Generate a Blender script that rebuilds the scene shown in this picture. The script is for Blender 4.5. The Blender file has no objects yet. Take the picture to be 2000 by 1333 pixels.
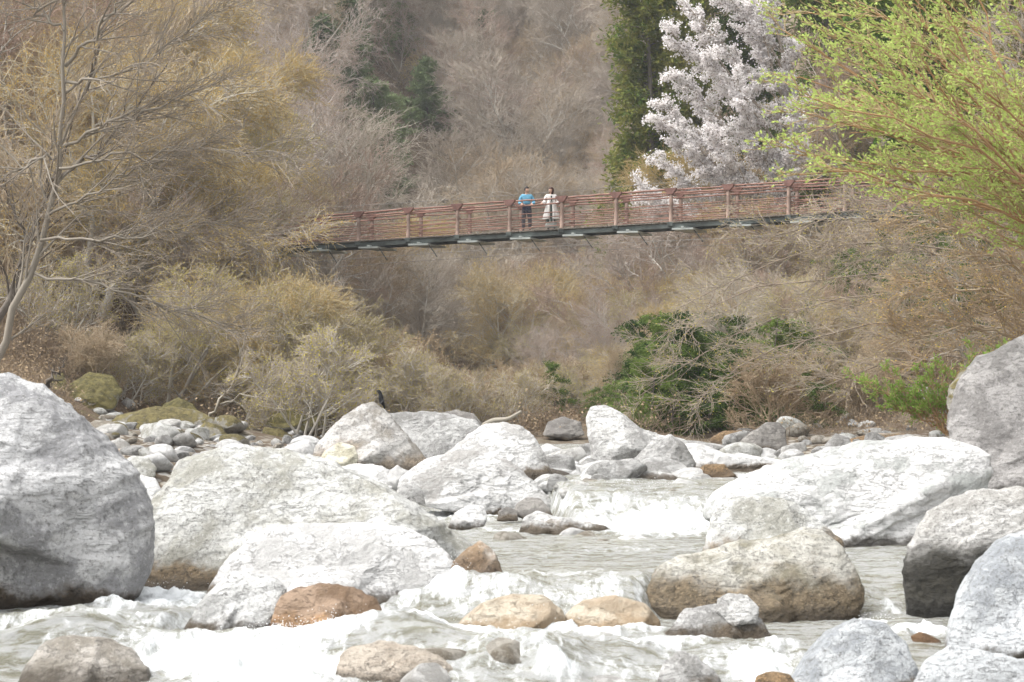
import bpy, bmesh, math
import numpy as np
from mathutils import Vector

# ------------------------------------------------------------------ camera, sky, sun, exposure
scene = bpy.context.scene
COL = scene.collection
HAZE = 0.0003
CZ = 2.2                      # camera height above the plunge pool
F = 85 / 36 * 2000            # focal length in photo pixels
HY = 780.0                    # row of the horizon in the photo
cam = bpy.data.cameras.new('camera'); camo = bpy.data.objects.new('camera', cam); COL.objects.link(camo)
cam.lens = 85; cam.sensor_width = 36; cam.clip_start = 0.5; cam.clip_end = 3000
camo.location = (0, 0, CZ); camo.rotation_euler = (math.radians(90), 0, 0)
cam.shift_y = (HY - 666.5) / 2000
cam.dof.use_dof = True; cam.dof.focus_distance = 60; cam.dof.aperture_fstop = 5.6
scene.camera = camo

world = bpy.data.worlds.new('World'); scene.world = world; world.use_nodes = True
wn = world.node_tree; wn.nodes.clear()
SUN_EL, SUN_AZ = math.radians(58), math.radians(-95)     # azimuth from +Y (view direction) towards +X
sky = wn.nodes.new('ShaderNodeTexSky'); sky.sky_type = 'NISHITA'; sky.sun_disc = False
sky.sun_elevation = SUN_EL; sky.sun_rotation = SUN_AZ; sky.dust_density = 4; sky.air_density = 1.2; sky.ozone_density = 1.0
hs = wn.nodes.new('ShaderNodeHueSaturation'); hs.inputs['Saturation'].default_value = 0.06
bg = wn.nodes.new('ShaderNodeBackground'); bg.inputs['Strength'].default_value = 0.15
wo = wn.nodes.new('ShaderNodeOutputWorld')
wn.links.new(sky.outputs[0], hs.inputs['Color']); wn.links.new(hs.outputs[0], bg.inputs[0]); wn.links.new(bg.outputs[0], wo.inputs[0])
sl = bpy.data.lights.new('sun', 'SUN'); sl.energy = 1.5; sl.angle = math.radians(40); sl.color = (1, 0.965, 0.92)
so = bpy.data.objects.new('sun', sl); COL.objects.link(so)
sd = Vector((math.sin(SUN_AZ) * math.cos(SUN_EL), math.cos(SUN_AZ) * math.cos(SUN_EL), math.sin(SUN_EL)))
so.rotation_euler = sd.to_track_quat('Z', 'Y').to_euler()
scene.view_settings.view_transform = 'Standard'; scene.view_settings.look = 'None'
scene.view_settings.exposure = 1.38; scene.view_settings.gamma = 1; scene.view_settings.use_curve_mapping = False
cy = scene.cycles
cy.max_bounces = 6; cy.diffuse_bounces = 3; cy.glossy_bounces = 2; cy.transmission_bounces = 3; cy.transparent_max_bounces = 6
cy.volume_bounces = 0; cy.use_denoising = True; cy.caustics_reflective = False; cy.caustics_refractive = False

# ------------------------------------------------------------------ maths helpers
def P(px, py, d):             # photo pixel + distance -> world
    return np.array([(px - 1000) / F * d, d, CZ + (HY - py) / F * d])
def proj(p):
    p = np.asarray(p); return 1000 + p[..., 0] / p[..., 1] * F, HY - (p[..., 2] - CZ) / p[..., 1] * F
def sstep(a, b, x):
    t = np.clip((x - a) / (b - a), 0, 1); return t * t * (3 - 2 * t)
def _h(ix, iy, iz, s):
    h = (ix.astype(np.int64) * 374761393 + iy.astype(np.int64) * 668265263 + iz.astype(np.int64) * 2147483647 + s * 974634777) & 0xffffffff
    h = ((h ^ (h >> 13)) * 1274126177) & 0xffffffff
    h = ((h ^ (h >> 16)) * 2246822519) & 0xffffffff
    return ((h ^ (h >> 15)) & 0xffffff) / 8388607.5 - 1
def vn(x, y, z, s=0):
    xi, yi, zi = np.floor(x), np.floor(y), np.floor(z)
    u, v, w = x - xi, y - yi, z - zi
    u, v, w = (t * t * t * (t * (t * 6 - 15) + 10) for t in (u, v, w))
    r = 0
    for a in (0, 1):
        for b in (0, 1):
            for c in (0, 1):
                r = r + _h(xi + a, yi + b, zi + c, s) * (u if a else 1 - u) * (v if b else 1 - v) * (w if c else 1 - w)
    return r
def fbm(x, y, z, s=0, o=4, ridged=False):
    r = 0; a = 1; t = 0
    for k in range(o):
        n = vn(x * 2 ** k + 17.3 * k, y * 2 ** k + 5.1 * k, z * 2 ** k + 9.7 * k, s + k)
        r = r + a * ((1 - 2 * np.abs(n)) if ridged else n); t += a; a *= 0.5
    return r / t
def unit(v): return v / np.maximum(np.linalg.norm(v, axis=-1, keepdims=True), 1e-9)

# ------------------------------------------------------------------ object helpers
def mesh(name, V, Fq, mats, midx=None, smooth=True):
    me = bpy.data.meshes.new(name); V = np.asarray(V, np.float32)
    if not isinstance(Fq, (list, tuple)): Fq = [Fq]
    Fq = [np.asarray(f, np.int32) for f in Fq if len(f)]
    me.vertices.add(len(V)); me.vertices.foreach_set('co', V.ravel())
    lens = np.concatenate([np.full(len(f), f.shape[1], np.int32) for f in Fq])
    loops = np.concatenate([f.ravel() for f in Fq])
    me.loops.add(len(loops)); me.loops.foreach_set('vertex_index', loops)
    me.polygons.add(len(lens)); me.polygons.foreach_set('loop_start', np.concatenate([[0], np.cumsum(lens)[:-1]]).astype(np.int32))
    me.polygons.foreach_set('loop_total', lens)
    for m in (mats if isinstance(mats, (list, tuple)) else [mats]): me.materials.append(m)
    if midx is not None: me.polygons.foreach_set('material_index', np.asarray(midx, np.int32))
    me.polygons.foreach_set('use_smooth', np.full(len(lens), smooth)); me.update(calc_edges=True)
    return me
def obj(name, me, parent=None, loc=None):
    o = bpy.data.objects.new(name, me); COL.objects.link(o)
    if parent: o.parent = parent
    if loc is not None: o.location = tuple(float(c) for c in loc)
    return o
def tag(o, label=None, cat=None, group=None, kind=None):
    if label: o['label'] = label
    if cat: o['category'] = cat
    if group: o['group'] = group
    if kind: o['kind'] = kind
    return o
def empty(name, loc, label, cat, group=None, rz=0, sc=1):
    o = bpy.data.objects.new(name, None); COL.objects.link(o); o.location = tuple(float(c) for c in loc)
    o.rotation_euler = (0, 0, rz); o.scale = (sc, sc, sc); o.empty_display_size = .2
    return tag(o, label, cat, group)
def copy_tree(root, loc, rz, sc, label, group):
    r = root.copy(); COL.objects.link(r); r.location = tuple(float(c) for c in loc); r.rotation_euler = (0, 0, rz); r.scale = (sc, sc, sc)
    r['label'] = label; r['group'] = group
    for ch in root.children:
        c = ch.copy(); COL.objects.link(c); c.parent = r
        for g in ch.children:
            q = g.copy(); COL.objects.link(q); q.parent = c
    return r
class MB:
    def __init__(s): s.v = []; s.f = []; s.n = 0
    def add(s, V, Fc):
        s.v.append(np.asarray(V, float)); s.f.append(np.asarray(Fc) + s.n); s.n += len(V)
    def box(s, c, h, ax=None):
        ax = np.eye(3) if ax is None else np.asarray(ax)
        q = np.array([[a, b, d] for a in (-1, 1) for b in (-1, 1) for d in (-1, 1)], float) * h
        s.add(q @ ax + c, [[0, 1, 3, 2], [4, 6, 7, 5], [0, 4, 5, 1], [2, 3, 7, 6], [0, 2, 6, 4], [1, 5, 7, 3]])
    def tube(s, pts, r, sides=8, cap=True):
        pts = np.asarray(pts, float)[None]; r = (np.full(pts.shape[1], r, float) if np.isscalar(r) else np.asarray(r, float))[None]
        V, Fc = tubes(pts, r, sides); s.add(V, Fc)
        if cap and sides % 2 == 0:
            n = len(V)
            for b in (0, n - sides):
                for k in range(1, sides // 2): s.f.append(np.array([[b + k - 1, b + k, b + sides - 1 - k, b + sides - k]]) + s.n - n)
    def build(s, name, mat, parent=None, smooth=False, loc=None):
        V = np.concatenate(s.v); V = V - (0 if loc is None else np.asarray(loc))
        return obj(name, mesh(name, V, np.concatenate(s.f), mat, smooth=smooth), parent, loc)
def tubes(Pt, R, sides=3):     # (N,K,3) polylines + (N,K) radii -> one vertex and quad array
    N, K, _ = Pt.shape
    T = np.gradient(Pt, axis=1); T = unit(T)
    ref = np.where(np.abs(T[..., 2:3]) > 0.9, np.array([1., 0, 0]), np.array([0, 0, 1.]))
    A = unit(np.cross(T, ref)); B = np.cross(T, A)
    an = np.arange(sides) / sides * 2 * np.pi
    V = Pt[:, :, None] + R[:, :, None, None] * (np.cos(an)[None, None, :, None] * A[:, :, None] + np.sin(an)[None, None, :, None] * B[:, :, None])
    i = (np.arange(N * K).reshape(N, K)[:, :-1, None] * sides + np.arange(sides)[None, None]).ravel()
    j = (np.arange(N * K).reshape(N, K)[:, :-1, None] * sides + (np.arange(sides)[None, None] + 1) % sides).ravel()
    return V.reshape(-1, 3), np.stack([i, j, j + sides, i + sides], 1)
def quads(C, size, rng, asp=1.0, axis=None, tilt=1.0):   # small leaf faces at C
    n = len(C); a = unit(rng.normal(size=(n, 3))) if axis is None else unit(axis + tilt * rng.normal(size=(n, 3)))
    b = unit(np.cross(a, rng.normal(size=(n, 3)))); s = (size * rng.uniform(.6, 1.35, n))[:, None]
    a = a * s; b = b * s * asp
    V = np.stack([C - a * .5, C + b * .5 + a * .1, C + a * .5, C - b * .5 + a * .1], 1).reshape(-1, 3)
    return V, np.arange(4 * n).reshape(n, 4)

# ------------------------------------------------------------------ materials
def M(name, rough=.8, spec=.3):
    m = bpy.data.materials.new(name); m.use_nodes = True; nt = m.node_tree
    p = nt.nodes['Principled BSDF']; p.inputs['Roughness'].default_value = rough; p.inputs['Specular IOR Level'].default_value = spec
    return m, nt, p
def nd(nt, t, ins=None, **kw):
    n = nt.nodes.new(t)
    for k, v in kw.items(): setattr(n, k, v)
    for k, v in (ins or {}).items():
        if isinstance(v, bpy.types.NodeSocket): nt.links.new(v, n.inputs[k])
        else: n.inputs[k].default_value = v
    return n
def rgb(c): return (c[0], c[1], c[2], 1)
def mixc(nt, f, a, b, mode='MIX'):
    n = nt.nodes.new('ShaderNodeMix'); n.data_type = 'RGBA'; n.blend_type = mode
    for k, v in ((0, f), (6, a), (7, b)):
        if isinstance(v, bpy.types.NodeSocket): nt.links.new(v, n.inputs[k])
        else: n.inputs[k].default_value = v if k == 0 else rgb(v)
    return n.outputs[2]
def ramp(nt, f, a, b, lo=0., hi=1.):
    n = nt.nodes.new('ShaderNodeMapRange'); n.interpolation_type = 'SMOOTHSTEP'
    n.inputs[1].default_value = a; n.inputs[2].default_value = b; n.inputs[3].default_value = lo; n.inputs[4].default_value = hi
    nt.links.new(f, n.inputs[0]); return n.outputs[0]
def math_(nt, op, a, b=0.):
    n = nt.nodes.new('ShaderNodeMath'); n.operation = op
    for k, v in ((0, a), (1, b)):
        if isinstance(v, bpy.types.NodeSocket): nt.links.new(v, n.inputs[k])
        else: n.inputs[k].default_value = v
    return n.outputs[0]
def noise(nt, vec, scale, detail=5, rough=.6, dist=0.):
    return nd(nt, 'ShaderNodeTexNoise', {'Vector': vec, 'Scale': scale, 'Detail': detail, 'Roughness': rough, 'Distortion': dist}).outputs[0]

def rock_mat(name, pale, mid, dark=(.10, .095, .085), stain=(.10, .075, .048), strata=0.4, ang=25., moss=0., mosscol=(.15, .13, .03), stainh=.16, fleck=.6, rough=.75):
    m, nt, p = M(name, rough, .25)
    tc = nd(nt, 'ShaderNodeTexCoord'); oc = tc.outputs['Object']; geo = nd(nt, 'ShaderNodeNewGeometry')
    rnd = nd(nt, 'ShaderNodeObjectInfo').outputs['Random']
    off = nd(nt, 'ShaderNodeCombineXYZ', {0: math_(nt, 'MULTIPLY', rnd, 37.), 1: math_(nt, 'MULTIPLY', rnd, 91.)}).outputs[0]
    v = nd(nt, 'ShaderNodeVectorMath', {0: oc, 1: off}, operation='ADD').outputs[0]
    st = nd(nt, 'ShaderNodeMapping', {'Vector': v, 'Rotation': (math.radians(14), math.radians(ang), math.radians(8)), 'Scale': (.9, .9, 3.6)}).outputs[0]
    n1 = noise(nt, v, 1.6, 6, .62); n2 = noise(nt, v, 7., 6, .7); n3 = noise(nt, v, 13., 6, .8); ns = noise(nt, st, 2.3, 7, .68, .5)
    n4 = noise(nt, v, .7, 3, .6); n5 = noise(nt, v, 34., 4, .8)
    c = mixc(nt, ramp(nt, n1, .40, .56), mid, pale)
    c = mixc(nt, math_(nt, 'MULTIPLY', ramp(nt, ns, .50, .66), strata), c, mid)
    c = mixc(nt, math_(nt, 'MULTIPLY', ramp(nt, ns, .40, .33), strata * .8), c, dark)
    c = mixc(nt, math_(nt, 'MULTIPLY', ramp(nt, n2, .52, .72), .45), c, mid)
    c = mixc(nt, math_(nt, 'MULTIPLY', ramp(nt, n3, .55, .66), fleck), c, dark)
    c = mixc(nt, math_(nt, 'MULTIPLY', ramp(nt, n3, .46, .36), fleck * .8), c, [min(.72, x * 1.25) for x in pale])
    c = mixc(nt, math_(nt, 'MULTIPLY', ramp(nt, n5, .54, .62), fleck * .8), c, dark)
    # hairline cracks
    vd = nd(nt, 'ShaderNodeVectorMath', {0: v, 1: nd(nt, 'ShaderNodeVectorMath', {0: nd(nt, 'ShaderNodeTexNoise', {'Vector': v, 'Scale': 1.7, 'Detail': 4}).outputs[1], 1: (.9, .9, .9)}, operation='MULTIPLY').outputs[0]}, operation='ADD').outputs[0]
    vo = nd(nt, 'ShaderNodeTexVoronoi', {'Vector': vd, 'Scale': .75}, feature='DISTANCE_TO_EDGE').outputs[0]
    crack = math_(nt, 'MULTIPLY', ramp(nt, vo, .0, .006, .35, 0.), ramp(nt, n4, .52, .62))
    c = mixc(nt, math_(nt, 'MULTIPLY', crack, .75), c, dark)
    vein = math_(nt, 'MULTIPLY', ramp(nt, math_(nt, 'ABSOLUTE', math_(nt, 'SUBTRACT', ns, .52)), .0, .010, 1., 0.), ramp(nt, n1, .44, .56)); vein2 = math_(nt, 'MULTIPLY', ramp(nt, math_(nt, 'ABSOLUTE', math_(nt, 'SUBTRACT', n1, .47)), .0, .006, 1., 0.), ramp(nt, n2, .42, .6))
    vein = math_(nt, 'MAXIMUM', vein, math_(nt, 'MULTIPLY', vein2, .8)); c = mixc(nt, math_(nt, 'MULTIPLY', vein, .32), c, dark)
    # waterline stains: brown mineral band, dark wet band
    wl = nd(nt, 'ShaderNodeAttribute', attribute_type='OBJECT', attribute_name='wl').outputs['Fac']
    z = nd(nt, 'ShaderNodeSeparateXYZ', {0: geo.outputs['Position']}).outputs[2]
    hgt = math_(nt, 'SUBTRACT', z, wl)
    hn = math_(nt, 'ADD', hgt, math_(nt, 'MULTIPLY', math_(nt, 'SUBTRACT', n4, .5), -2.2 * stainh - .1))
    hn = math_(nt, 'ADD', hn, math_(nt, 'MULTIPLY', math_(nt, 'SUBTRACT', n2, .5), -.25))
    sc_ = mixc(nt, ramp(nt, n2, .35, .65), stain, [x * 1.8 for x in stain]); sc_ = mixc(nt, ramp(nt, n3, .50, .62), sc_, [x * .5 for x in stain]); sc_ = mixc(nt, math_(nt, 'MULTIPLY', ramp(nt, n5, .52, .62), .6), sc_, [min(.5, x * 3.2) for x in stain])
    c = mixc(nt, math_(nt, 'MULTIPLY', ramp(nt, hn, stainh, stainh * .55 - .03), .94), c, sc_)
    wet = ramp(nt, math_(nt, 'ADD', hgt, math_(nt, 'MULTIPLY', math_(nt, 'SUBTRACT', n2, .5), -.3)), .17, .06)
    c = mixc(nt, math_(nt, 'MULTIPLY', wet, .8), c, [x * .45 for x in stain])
    if moss > 0:
        up = nd(nt, 'ShaderNodeSeparateXYZ', {0: geo.outputs['Normal']}).outputs[2]
        mm = math_(nt, 'ADD', math_(nt, 'MULTIPLY', up, .22), math_(nt, 'MULTIPLY', n1, .6)); mm = math_(nt, 'ADD', mm, math_(nt, 'MULTIPLY', n2, .4))
        mc = mixc(nt, ramp(nt, n2, .35, .65), [x * .6 for x in mosscol], [x * 1.5 for x in mosscol])
        c = mixc(nt, ramp(nt, mm, .78 - .35 * moss, .86 - .35 * moss), c, mc)
    nt.links.new(c, p.inputs['Base Color'])
    r = nd(nt, 'ShaderNodeMapRange', {0: wet, 3: rough, 4: .3}).outputs[0]; nt.links.new(r, p.inputs['Roughness'])
    hh = math_(nt, 'ADD', math_(nt, 'MULTIPLY', n2, .5), math_(nt, 'MULTIPLY', ns, strata * 1.2)); hh = math_(nt, 'ADD', hh, math_(nt, 'MULTIPLY', n3, .35)); hh = math_(nt, 'ADD', hh, math_(nt, 'MULTIPLY', n5, .1))
    hh = math_(nt, 'SUBTRACT', hh, math_(nt, 'MULTIPLY', crack, .4)); hh = math_(nt, 'SUBTRACT', hh, math_(nt, 'MULTIPLY', vein, .5))
    bp = nd(nt, 'ShaderNodeBump', {'Height': hh, 'Strength': .8, 'Distance': .11}); nt.links.new(bp.outputs[0], p.inputs['Normal'])
    return m
R_WHITE = rock_mat('pale_granite', (.55, .545, .53), (.29, .285, .275), strata=.35, ang=-32)
R_BRIGHT = rock_mat('white_granite', (.64, .635, .625), (.42, .415, .405), strata=.15, ang=20, fleck=.25)
R_GREY = rock_mat('grey_granite', (.44, .435, .425), (.22, .215, .205), strata=.45, ang=30)
R_BLUE = rock_mat('bluish_granite', (.45, .465, .475), (.25, .265, .28), strata=.25, ang=-40)
R_DARK = rock_mat('dark_grey_stone', (.27, .255, .235), (.15, .14, .13), strata=.4, ang=-20)
R_LICH = rock_mat('lichened_granite', (.52, .52, .50), (.29, .285, .25), strata=.2, moss=.0, stainh=.30, stain=(.10, .072, .042), ang=-25)
R_TAN = rock_mat('brown_stained_stone', (.36, .335, .29), (.17, .145, .11), strata=.3, stainh=.75, stain=(.14, .09, .045), ang=35)
R_BROWN = rock_mat('brown_river_stone', (.30, .215, .15), (.15, .095, .055), dark=(.09, .05, .03), strata=.15, stainh=.25, stain=(.20, .11, .05), fleck=.3, rough=.5)
R_OCHRE = rock_mat('ochre_wet_stone', (.50, .44, .35), (.34, .27, .19), dark=(.2, .12, .06), strata=.2, stainh=.02, stain=(.5, .34, .18), fleck=.2, rough=.35)
R_MOSS = rock_mat('mossy_stone', (.36, .35, .31), (.2, .19, .15), strata=.3, moss=.95, mosscol=(.11, .095, .035), stainh=.02)
R_MOSS2 = rock_mat('half_mossy_stone', (.36, .345, .31), (.2, .185, .15), strata=.3, moss=.6, mosscol=(.12, .10, .04), stainh=.02)
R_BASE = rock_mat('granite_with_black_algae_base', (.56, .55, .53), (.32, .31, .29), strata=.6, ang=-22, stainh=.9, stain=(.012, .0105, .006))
R_PINK = rock_mat('rosy_grey_stone', (.37, .355, .345), (.21, .20, .193), strata=.5, ang=55, stainh=.1)
R_SMALL = rock_mat('river_pebble', (.56, .55, .53), (.34, .33, .31), strata=.2, stainh=.05, fleck=.3)

def twig_mat(name, a, b):
    m, nt, p = M(name, .85, .15)
    rnd = nd(nt, 'ShaderNodeObjectInfo').outputs['Random']; oc = nd(nt, 'ShaderNodeTexCoord').outputs['Object']
    n = noise(nt, oc, 1.4, 3); f = math_(nt, 'ADD', math_(nt, 'MULTIPLY', rnd, .55), math_(nt, 'MULTIPLY', n, .6))
    nt.links.new(mixc(nt, ramp(nt, f, .2, .85), a, b), p.inputs['Base Color']); return m
def leaf_mat(name, a, b, tr=.35, scale=2.5):
    m = bpy.data.materials.new(name); m.use_nodes = True; nt = m.node_tree; nt.nodes.clear()
    rnd = nd(nt, 'ShaderNodeObjectInfo').outputs['Random']; oc = nd(nt, 'ShaderNodeTexCoord').outputs['Object']
    n = noise(nt, oc, scale, 4, .7); f = math_(nt, 'ADD', math_(nt, 'MULTIPLY', math_(nt, 'SUBTRACT', rnd, .5), .35), n)
    c = mixc(nt, ramp(nt, f, .3, .7), a, b)
    d = nd(nt, 'ShaderNodeBsdfDiffuse', {0: c}); t = nd(nt, 'ShaderNodeBsdfTranslucent', {0: c})
    mx = nd(nt, 'ShaderNodeMixShader', {0: tr, 1: d.outputs[0], 2: t.outputs[0]}); o = nd(nt, 'ShaderNodeOutputMaterial', {0: mx.outputs[0]})
    return m
T_GREY = twig_mat('grey_twigs', (.29, .25, .205), (.44, .385, .32))
T_BROWN = twig_mat('brown_twigs', (.32, .24, .155), (.43, .35, .25))
T_TAN = twig_mat('tan_twigs', (.42, .34, .18), (.42, .37, .27))
T_PALE = twig_mat('pale_bark', (.23, .205, .17), (.32, .29, .24))
T_RED = twig_mat('reddish_twigs', (.33, .235, .18), (.40, .35, .31))
T_LIMB = twig_mat('grey_limbs', (.30, .275, .235), (.46, .43, .38))
T_OVER = twig_mat('overhanging_twigs', (.20, .16, .125), (.34, .29, .23))
T_UNDER = twig_mat('undergrowth_stems', (.15, .11, .075), (.27, .21, .155))
T_SHOOT = twig_mat('willow_shoots', (.34, .20, .10), (.40, .30, .17))
T_DARK = twig_mat('dark_bark', (.10, .085, .07), (.17, .15, .13))
L_OCHRE = leaf_mat('ochre_buds', (.44, .30, .11), (.60, .42, .12))
L_YELLOW = leaf_mat('yellow_buds', (.58, .41, .08), (.68, .50, .10))
L_OLIVE = leaf_mat('olive_buds', (.40, .34, .08), (.54, .47, .10))
L_RUST = leaf_mat('rusty_buds', (.31, .21, .15), (.40, .29, .21))
L_GREEN = leaf_mat('fresh_green_leaves', (.22, .36, .07), (.46, .56, .17), .45)
L_CEDAR = leaf_mat('cedar_needles', (.07, .13, .03), (.27, .25, .07), .25, 1.2)
L_FIR = leaf_mat('fir_needles', (.12, .155, .085), (.20, .25, .12), .2, .8)
L_SHRUB = leaf_mat('shrub_leaves', (.035, .065, .022), (.16, .22, .06), .3, 3.)
L_BLOSSOM = leaf_mat('cherry_blossom', (.90, .86, .86), (.93, .91, .90), .5)
L_DEAD = leaf_mat('dead_leaves', (.24, .17, .11), (.36, .28, .18), .1, 1.)

# ------------------------------------------------------------------ water and ground levels
def level(x, y):
    wob = .35 * vn(x * .9, y * .0 + 3, x * 0, 5) + .15 * vn(x * 2.7, y * .4, x * 0, 6)
    ys = np.interp(x, [-6, -3.3, -2.7, -1, 1.2, 1.6, 6], [21.7, 22.1, 23.2, 23.1, 22.9, 24.2, 24.2]) - wob * .6
    ww = np.interp(x, [-6, -2.7, -1.4, 1.3, 1.7, 6], [.5, .5, 1.6, 1.6, 2.2, 2.2]); le = 1 - sstep(-1.8, -1.3, x)
    L = (.17 * le + .35 * (1 - le)) * sstep(0, 1, (y - ys) / ww) + .18 * sstep(26.5, 28, y) * le - .22 * (1 - sstep(20.4, 21.9, y + wob))
    up = 4.7 * (1 - sstep(.35, .95, x)); L = L + .55 * sstep(33.6, 36.2, y - up + wob * 1.2)
    L = L + .25 * sstep(43, 60, y) + .02 * np.maximum(y - 60, 0)
    return L
def xc(y): return np.where(y < 55, 0.6, 0.6 - (y - 55) * .02 + .00005 * (y - 55) ** 2 * 3)
def ground(x, y):
    L = level(x, np.minimum(y, 130.)) + np.maximum(y - 130, 0) * .03
    u = x - xc(y)
    wl = np.interp(y, [0, 20, 35, 50, 62, 90, 130, 220, 400], [7, 7, 6.5, 5.2, 4.5, 4.0, 3.5, 3, 3])
    wr = np.interp(y, [0, 20, 35, 50, 62, 90, 130, 220, 400], [6, 6, 6.5, 5.0, 4.2, 4.0, 3.5, 3, 3])
    b = np.where(u < 0, -u - wl, u - wr)
    bank = np.maximum(b, 0)
    slope = np.interp(y, [0, 40, 60, 90, 400], [.25, .25, .5, .75, .75])
    flat = np.interp(y, [0, 40, 60, 75, 400], [3, 5.5, 5.5, 1.2, .8])
    z = L - .32 * (1 - sstep(-1.5, .3, b)) + .15 * sstep(-.5, 1., b) + .035 * np.minimum(bank, flat) + slope * np.maximum(bank - flat, 0) * (1 - .0035 * np.maximum(bank - flat, 0))
    z = z + .55 * sstep(54, 60, y) * (1 - sstep(-1.5, .3, b))
    far = np.maximum(y - 135, 0)
    z = z + .30 * far * sstep(0, 60, far) + 5 * fbm(x / 38., y / 38., x * 0, 3, 3) * sstep(130, 190, y) + .25 * fbm(x / 2.2, y / 2.2, x * 0, 4, 3) * sstep(-.5, 2.5, b) + .05 * fbm(x * 1.5, y * 1.5, x * 0, 8, 3)
    return z

def grid_mesh(name, xs_of_y, ys, zf, mat, n):
    t = np.linspace(0, 1, n); Y = np.repeat(ys[:, None], n, 1); a, b = xs_of_y(ys); X = a[:, None] + (b - a)[:, None] * t[None]
    Z = zf(X.ravel(), Y.ravel()); V = np.stack([X.ravel(), Y.ravel(), Z], 1)
    i = (np.arange(len(ys) - 1)[:, None] * n + np.arange(n - 1)[None]).ravel()
    return mesh(name, V, np.stack([i, i + 1, i + n + 1, i + n], 1), mat), V

gm, nt, p = M('leaf_litter_ground', .9, .1)
tc = nd(nt, 'ShaderNodeNewGeometry').outputs['Position']
n1 = noise(nt, tc, .18, 4); n2 = noise(nt, tc, 1.3, 6, .7); n3 = noise(nt, tc, 14., 4, .8)
c = mixc(nt, ramp(nt, n1, .4, .6), (.13, .092, .062), (.16, .135, .10)); c = mixc(nt, ramp(nt, n2, .5, .68), c, (.16, .15, .07))
c = mixc(nt, ramp(nt, n3, .45, .7), c, (.26, .205, .155)); c = mixc(nt, ramp(nt, n3, .45, .3), c, (.10, .07, .05))
yy = nd(nt, 'ShaderNodeSeparateXYZ', {0: tc}).outputs[1]; xx = nd(nt, 'ShaderNodeSeparateXYZ', {0: tc}).outputs[0]
bed = math_(nt, 'MULTIPLY', ramp(nt, yy, 52., 60., 1., 0.), ramp(nt, math_(nt, 'ABSOLUTE', xx), 8., 11., 1., 0.))
bc = mixc(nt, ramp(nt, n2, .4, .6), (.26, .21, .13), (.44, .41, .36)); vr = nd(nt, 'ShaderNodeTexVoronoi', {'Vector': tc, 'Scale': 4.5}); vs = nd(nt, 'ShaderNodeSeparateColor', {0: vr.outputs['Color']}).outputs[0]; bc = mixc(nt, vs, bc, (.46, .45, .43)); bc = mixc(nt, ramp(nt, vr.outputs['Distance'], .35, .55), bc, (.14, .11, .08))
c = mixc(nt, bed, c, bc); nt.links.new(c, p.inputs['Base Color'])
bp = nd(nt, 'ShaderNodeBump', {'Height': n3, 'Strength': .9, 'Distance': .12}); nt.links.new(bp.outputs[0], p.inputs['Normal'])
ys = np.concatenate([np.linspace(-30, 10, 12), np.linspace(11, 75, 330), 75 * (900 / 75.) ** np.linspace(0.004, 1, 260)])
me, _ = grid_mesh('ground', lambda y: (-12 - .55 * np.abs(y), 12 + .55 * np.abs(y)), ys, ground, gm, 420)
tag(obj('ground', me), kind='structure')

# ------------------------------------------------------------------ river water with foam
def toworld(px, py):
    d = 25.
    for _ in range(12):
        x = (px - 1000) / F * d; L = float(level(np.array([x]), np.array([d]))[0]); d = .5 * d + .5 * (CZ - L) * F / (py - HY)
    return (px - 1000) / F * d, d
FOAM = [(980, 1195, .5, .5, .62), (1190, 1195, .5, .5, .6), (1000, 1305, 2.0, 1.1, .55), (250, 1290, 1.5, .8, .4), (1420, 1290, 1.2, .8, .5),   # photo centre, half width m, half length m, strength
    (1235, 1022, 1.1, 1.3, 1.2), (1330, 985, .7, 1.6, .9), (1120, 1035, .8, .8, .9), (900, 1012, 1.2, 1.6, .9), (990, 1040, .8, .8, .6), (1300, 1045, .8, 1., 1.1),
    (300, 1178, .75, .9, 1.3), (235, 1190, .8, .35, .8), (120, 1200, .6, .3, .5), (230, 1230, 1., .22, .5), (60, 1252, .4, .15, .7),
    (430, 1290, 1.1, 1.0, 1.05), (260, 1320, .6, .4, 1.), (600, 1255, .7, .7, 1.15), (540, 1330, .9, .8, 1.2), (640, 1235, .35, .4, 1.2), (740, 1250, .5, .5, 1.1), (900, 1250, 1.0, .28, 1.2), (1050, 1234, .6, .3, 1.2), (1160, 1246, .5, .25, 1.1), (1240, 1236, .35, .3, .9),
    (850, 1160, .35, .8, 1.1), (880, 1190, .3, .6, .9), (790, 1195, .18, .5, .7), (1010, 1150, 1.2, .5, .45), (1200, 1155, .6, .5, .4), (1290, 1260, .7, .4, .8), (1085, 1325, .28, .35, 1.1), (1330, 1325, .5, .3, .6),
    (820, 1310, .2, .3, .6), (1480, 1310, .35, .6, 1.2), (1520, 1260, .3, .5, .7), (1700, 1225, .35, .3, .9), (1805, 1238, .4, .3, 1.2), (1740, 1190, .2, .3, .7), (1690, 1160, .2, .4, .5), (1560, 1300, .3, .4, .6),
    (660, 1180, .6, .6, .5), (1240, 1075, 1.3, 1.6, .40), (1030, 1085, 1.0, 1.3, .36), (1100, 1125, 1.3, 1., .46), (1250, 1130, .8, 1.0, .42), (1180, 940, 1.2, 3., .42), (1750, 1100, .7, 1., .35)]
FW = [(toworld(a, b), rx, ry, s) for a, b, rx, ry, s in FOAM]
HUMP = [(765, 1262, .55, .7, .22), (1040, 1285, .4, .5, .10), (140, 1255, .6, .6, .20), (975, 1190, .45, .4, .10), (1190, 1192, .45, .4, .09), (1050, 1228, .40, .2, .10), (930, 1242, .5, .2, .03), (630, 1232, .25, .2, .12), (700, 1240, .3, .2, .07), (430, 1250, .5, .3, .05), (215, 1190, .12, .15, .10), (800, 1300, .7, .8, .10), (1000, 1310, .6, .7, .08), (1180, 1300, .5, .7, .08), (880, 1160, .35, .7, .10), (300, 1172, .5, .4, .08), (120, 1272, .8, .6, .05)]
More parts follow.
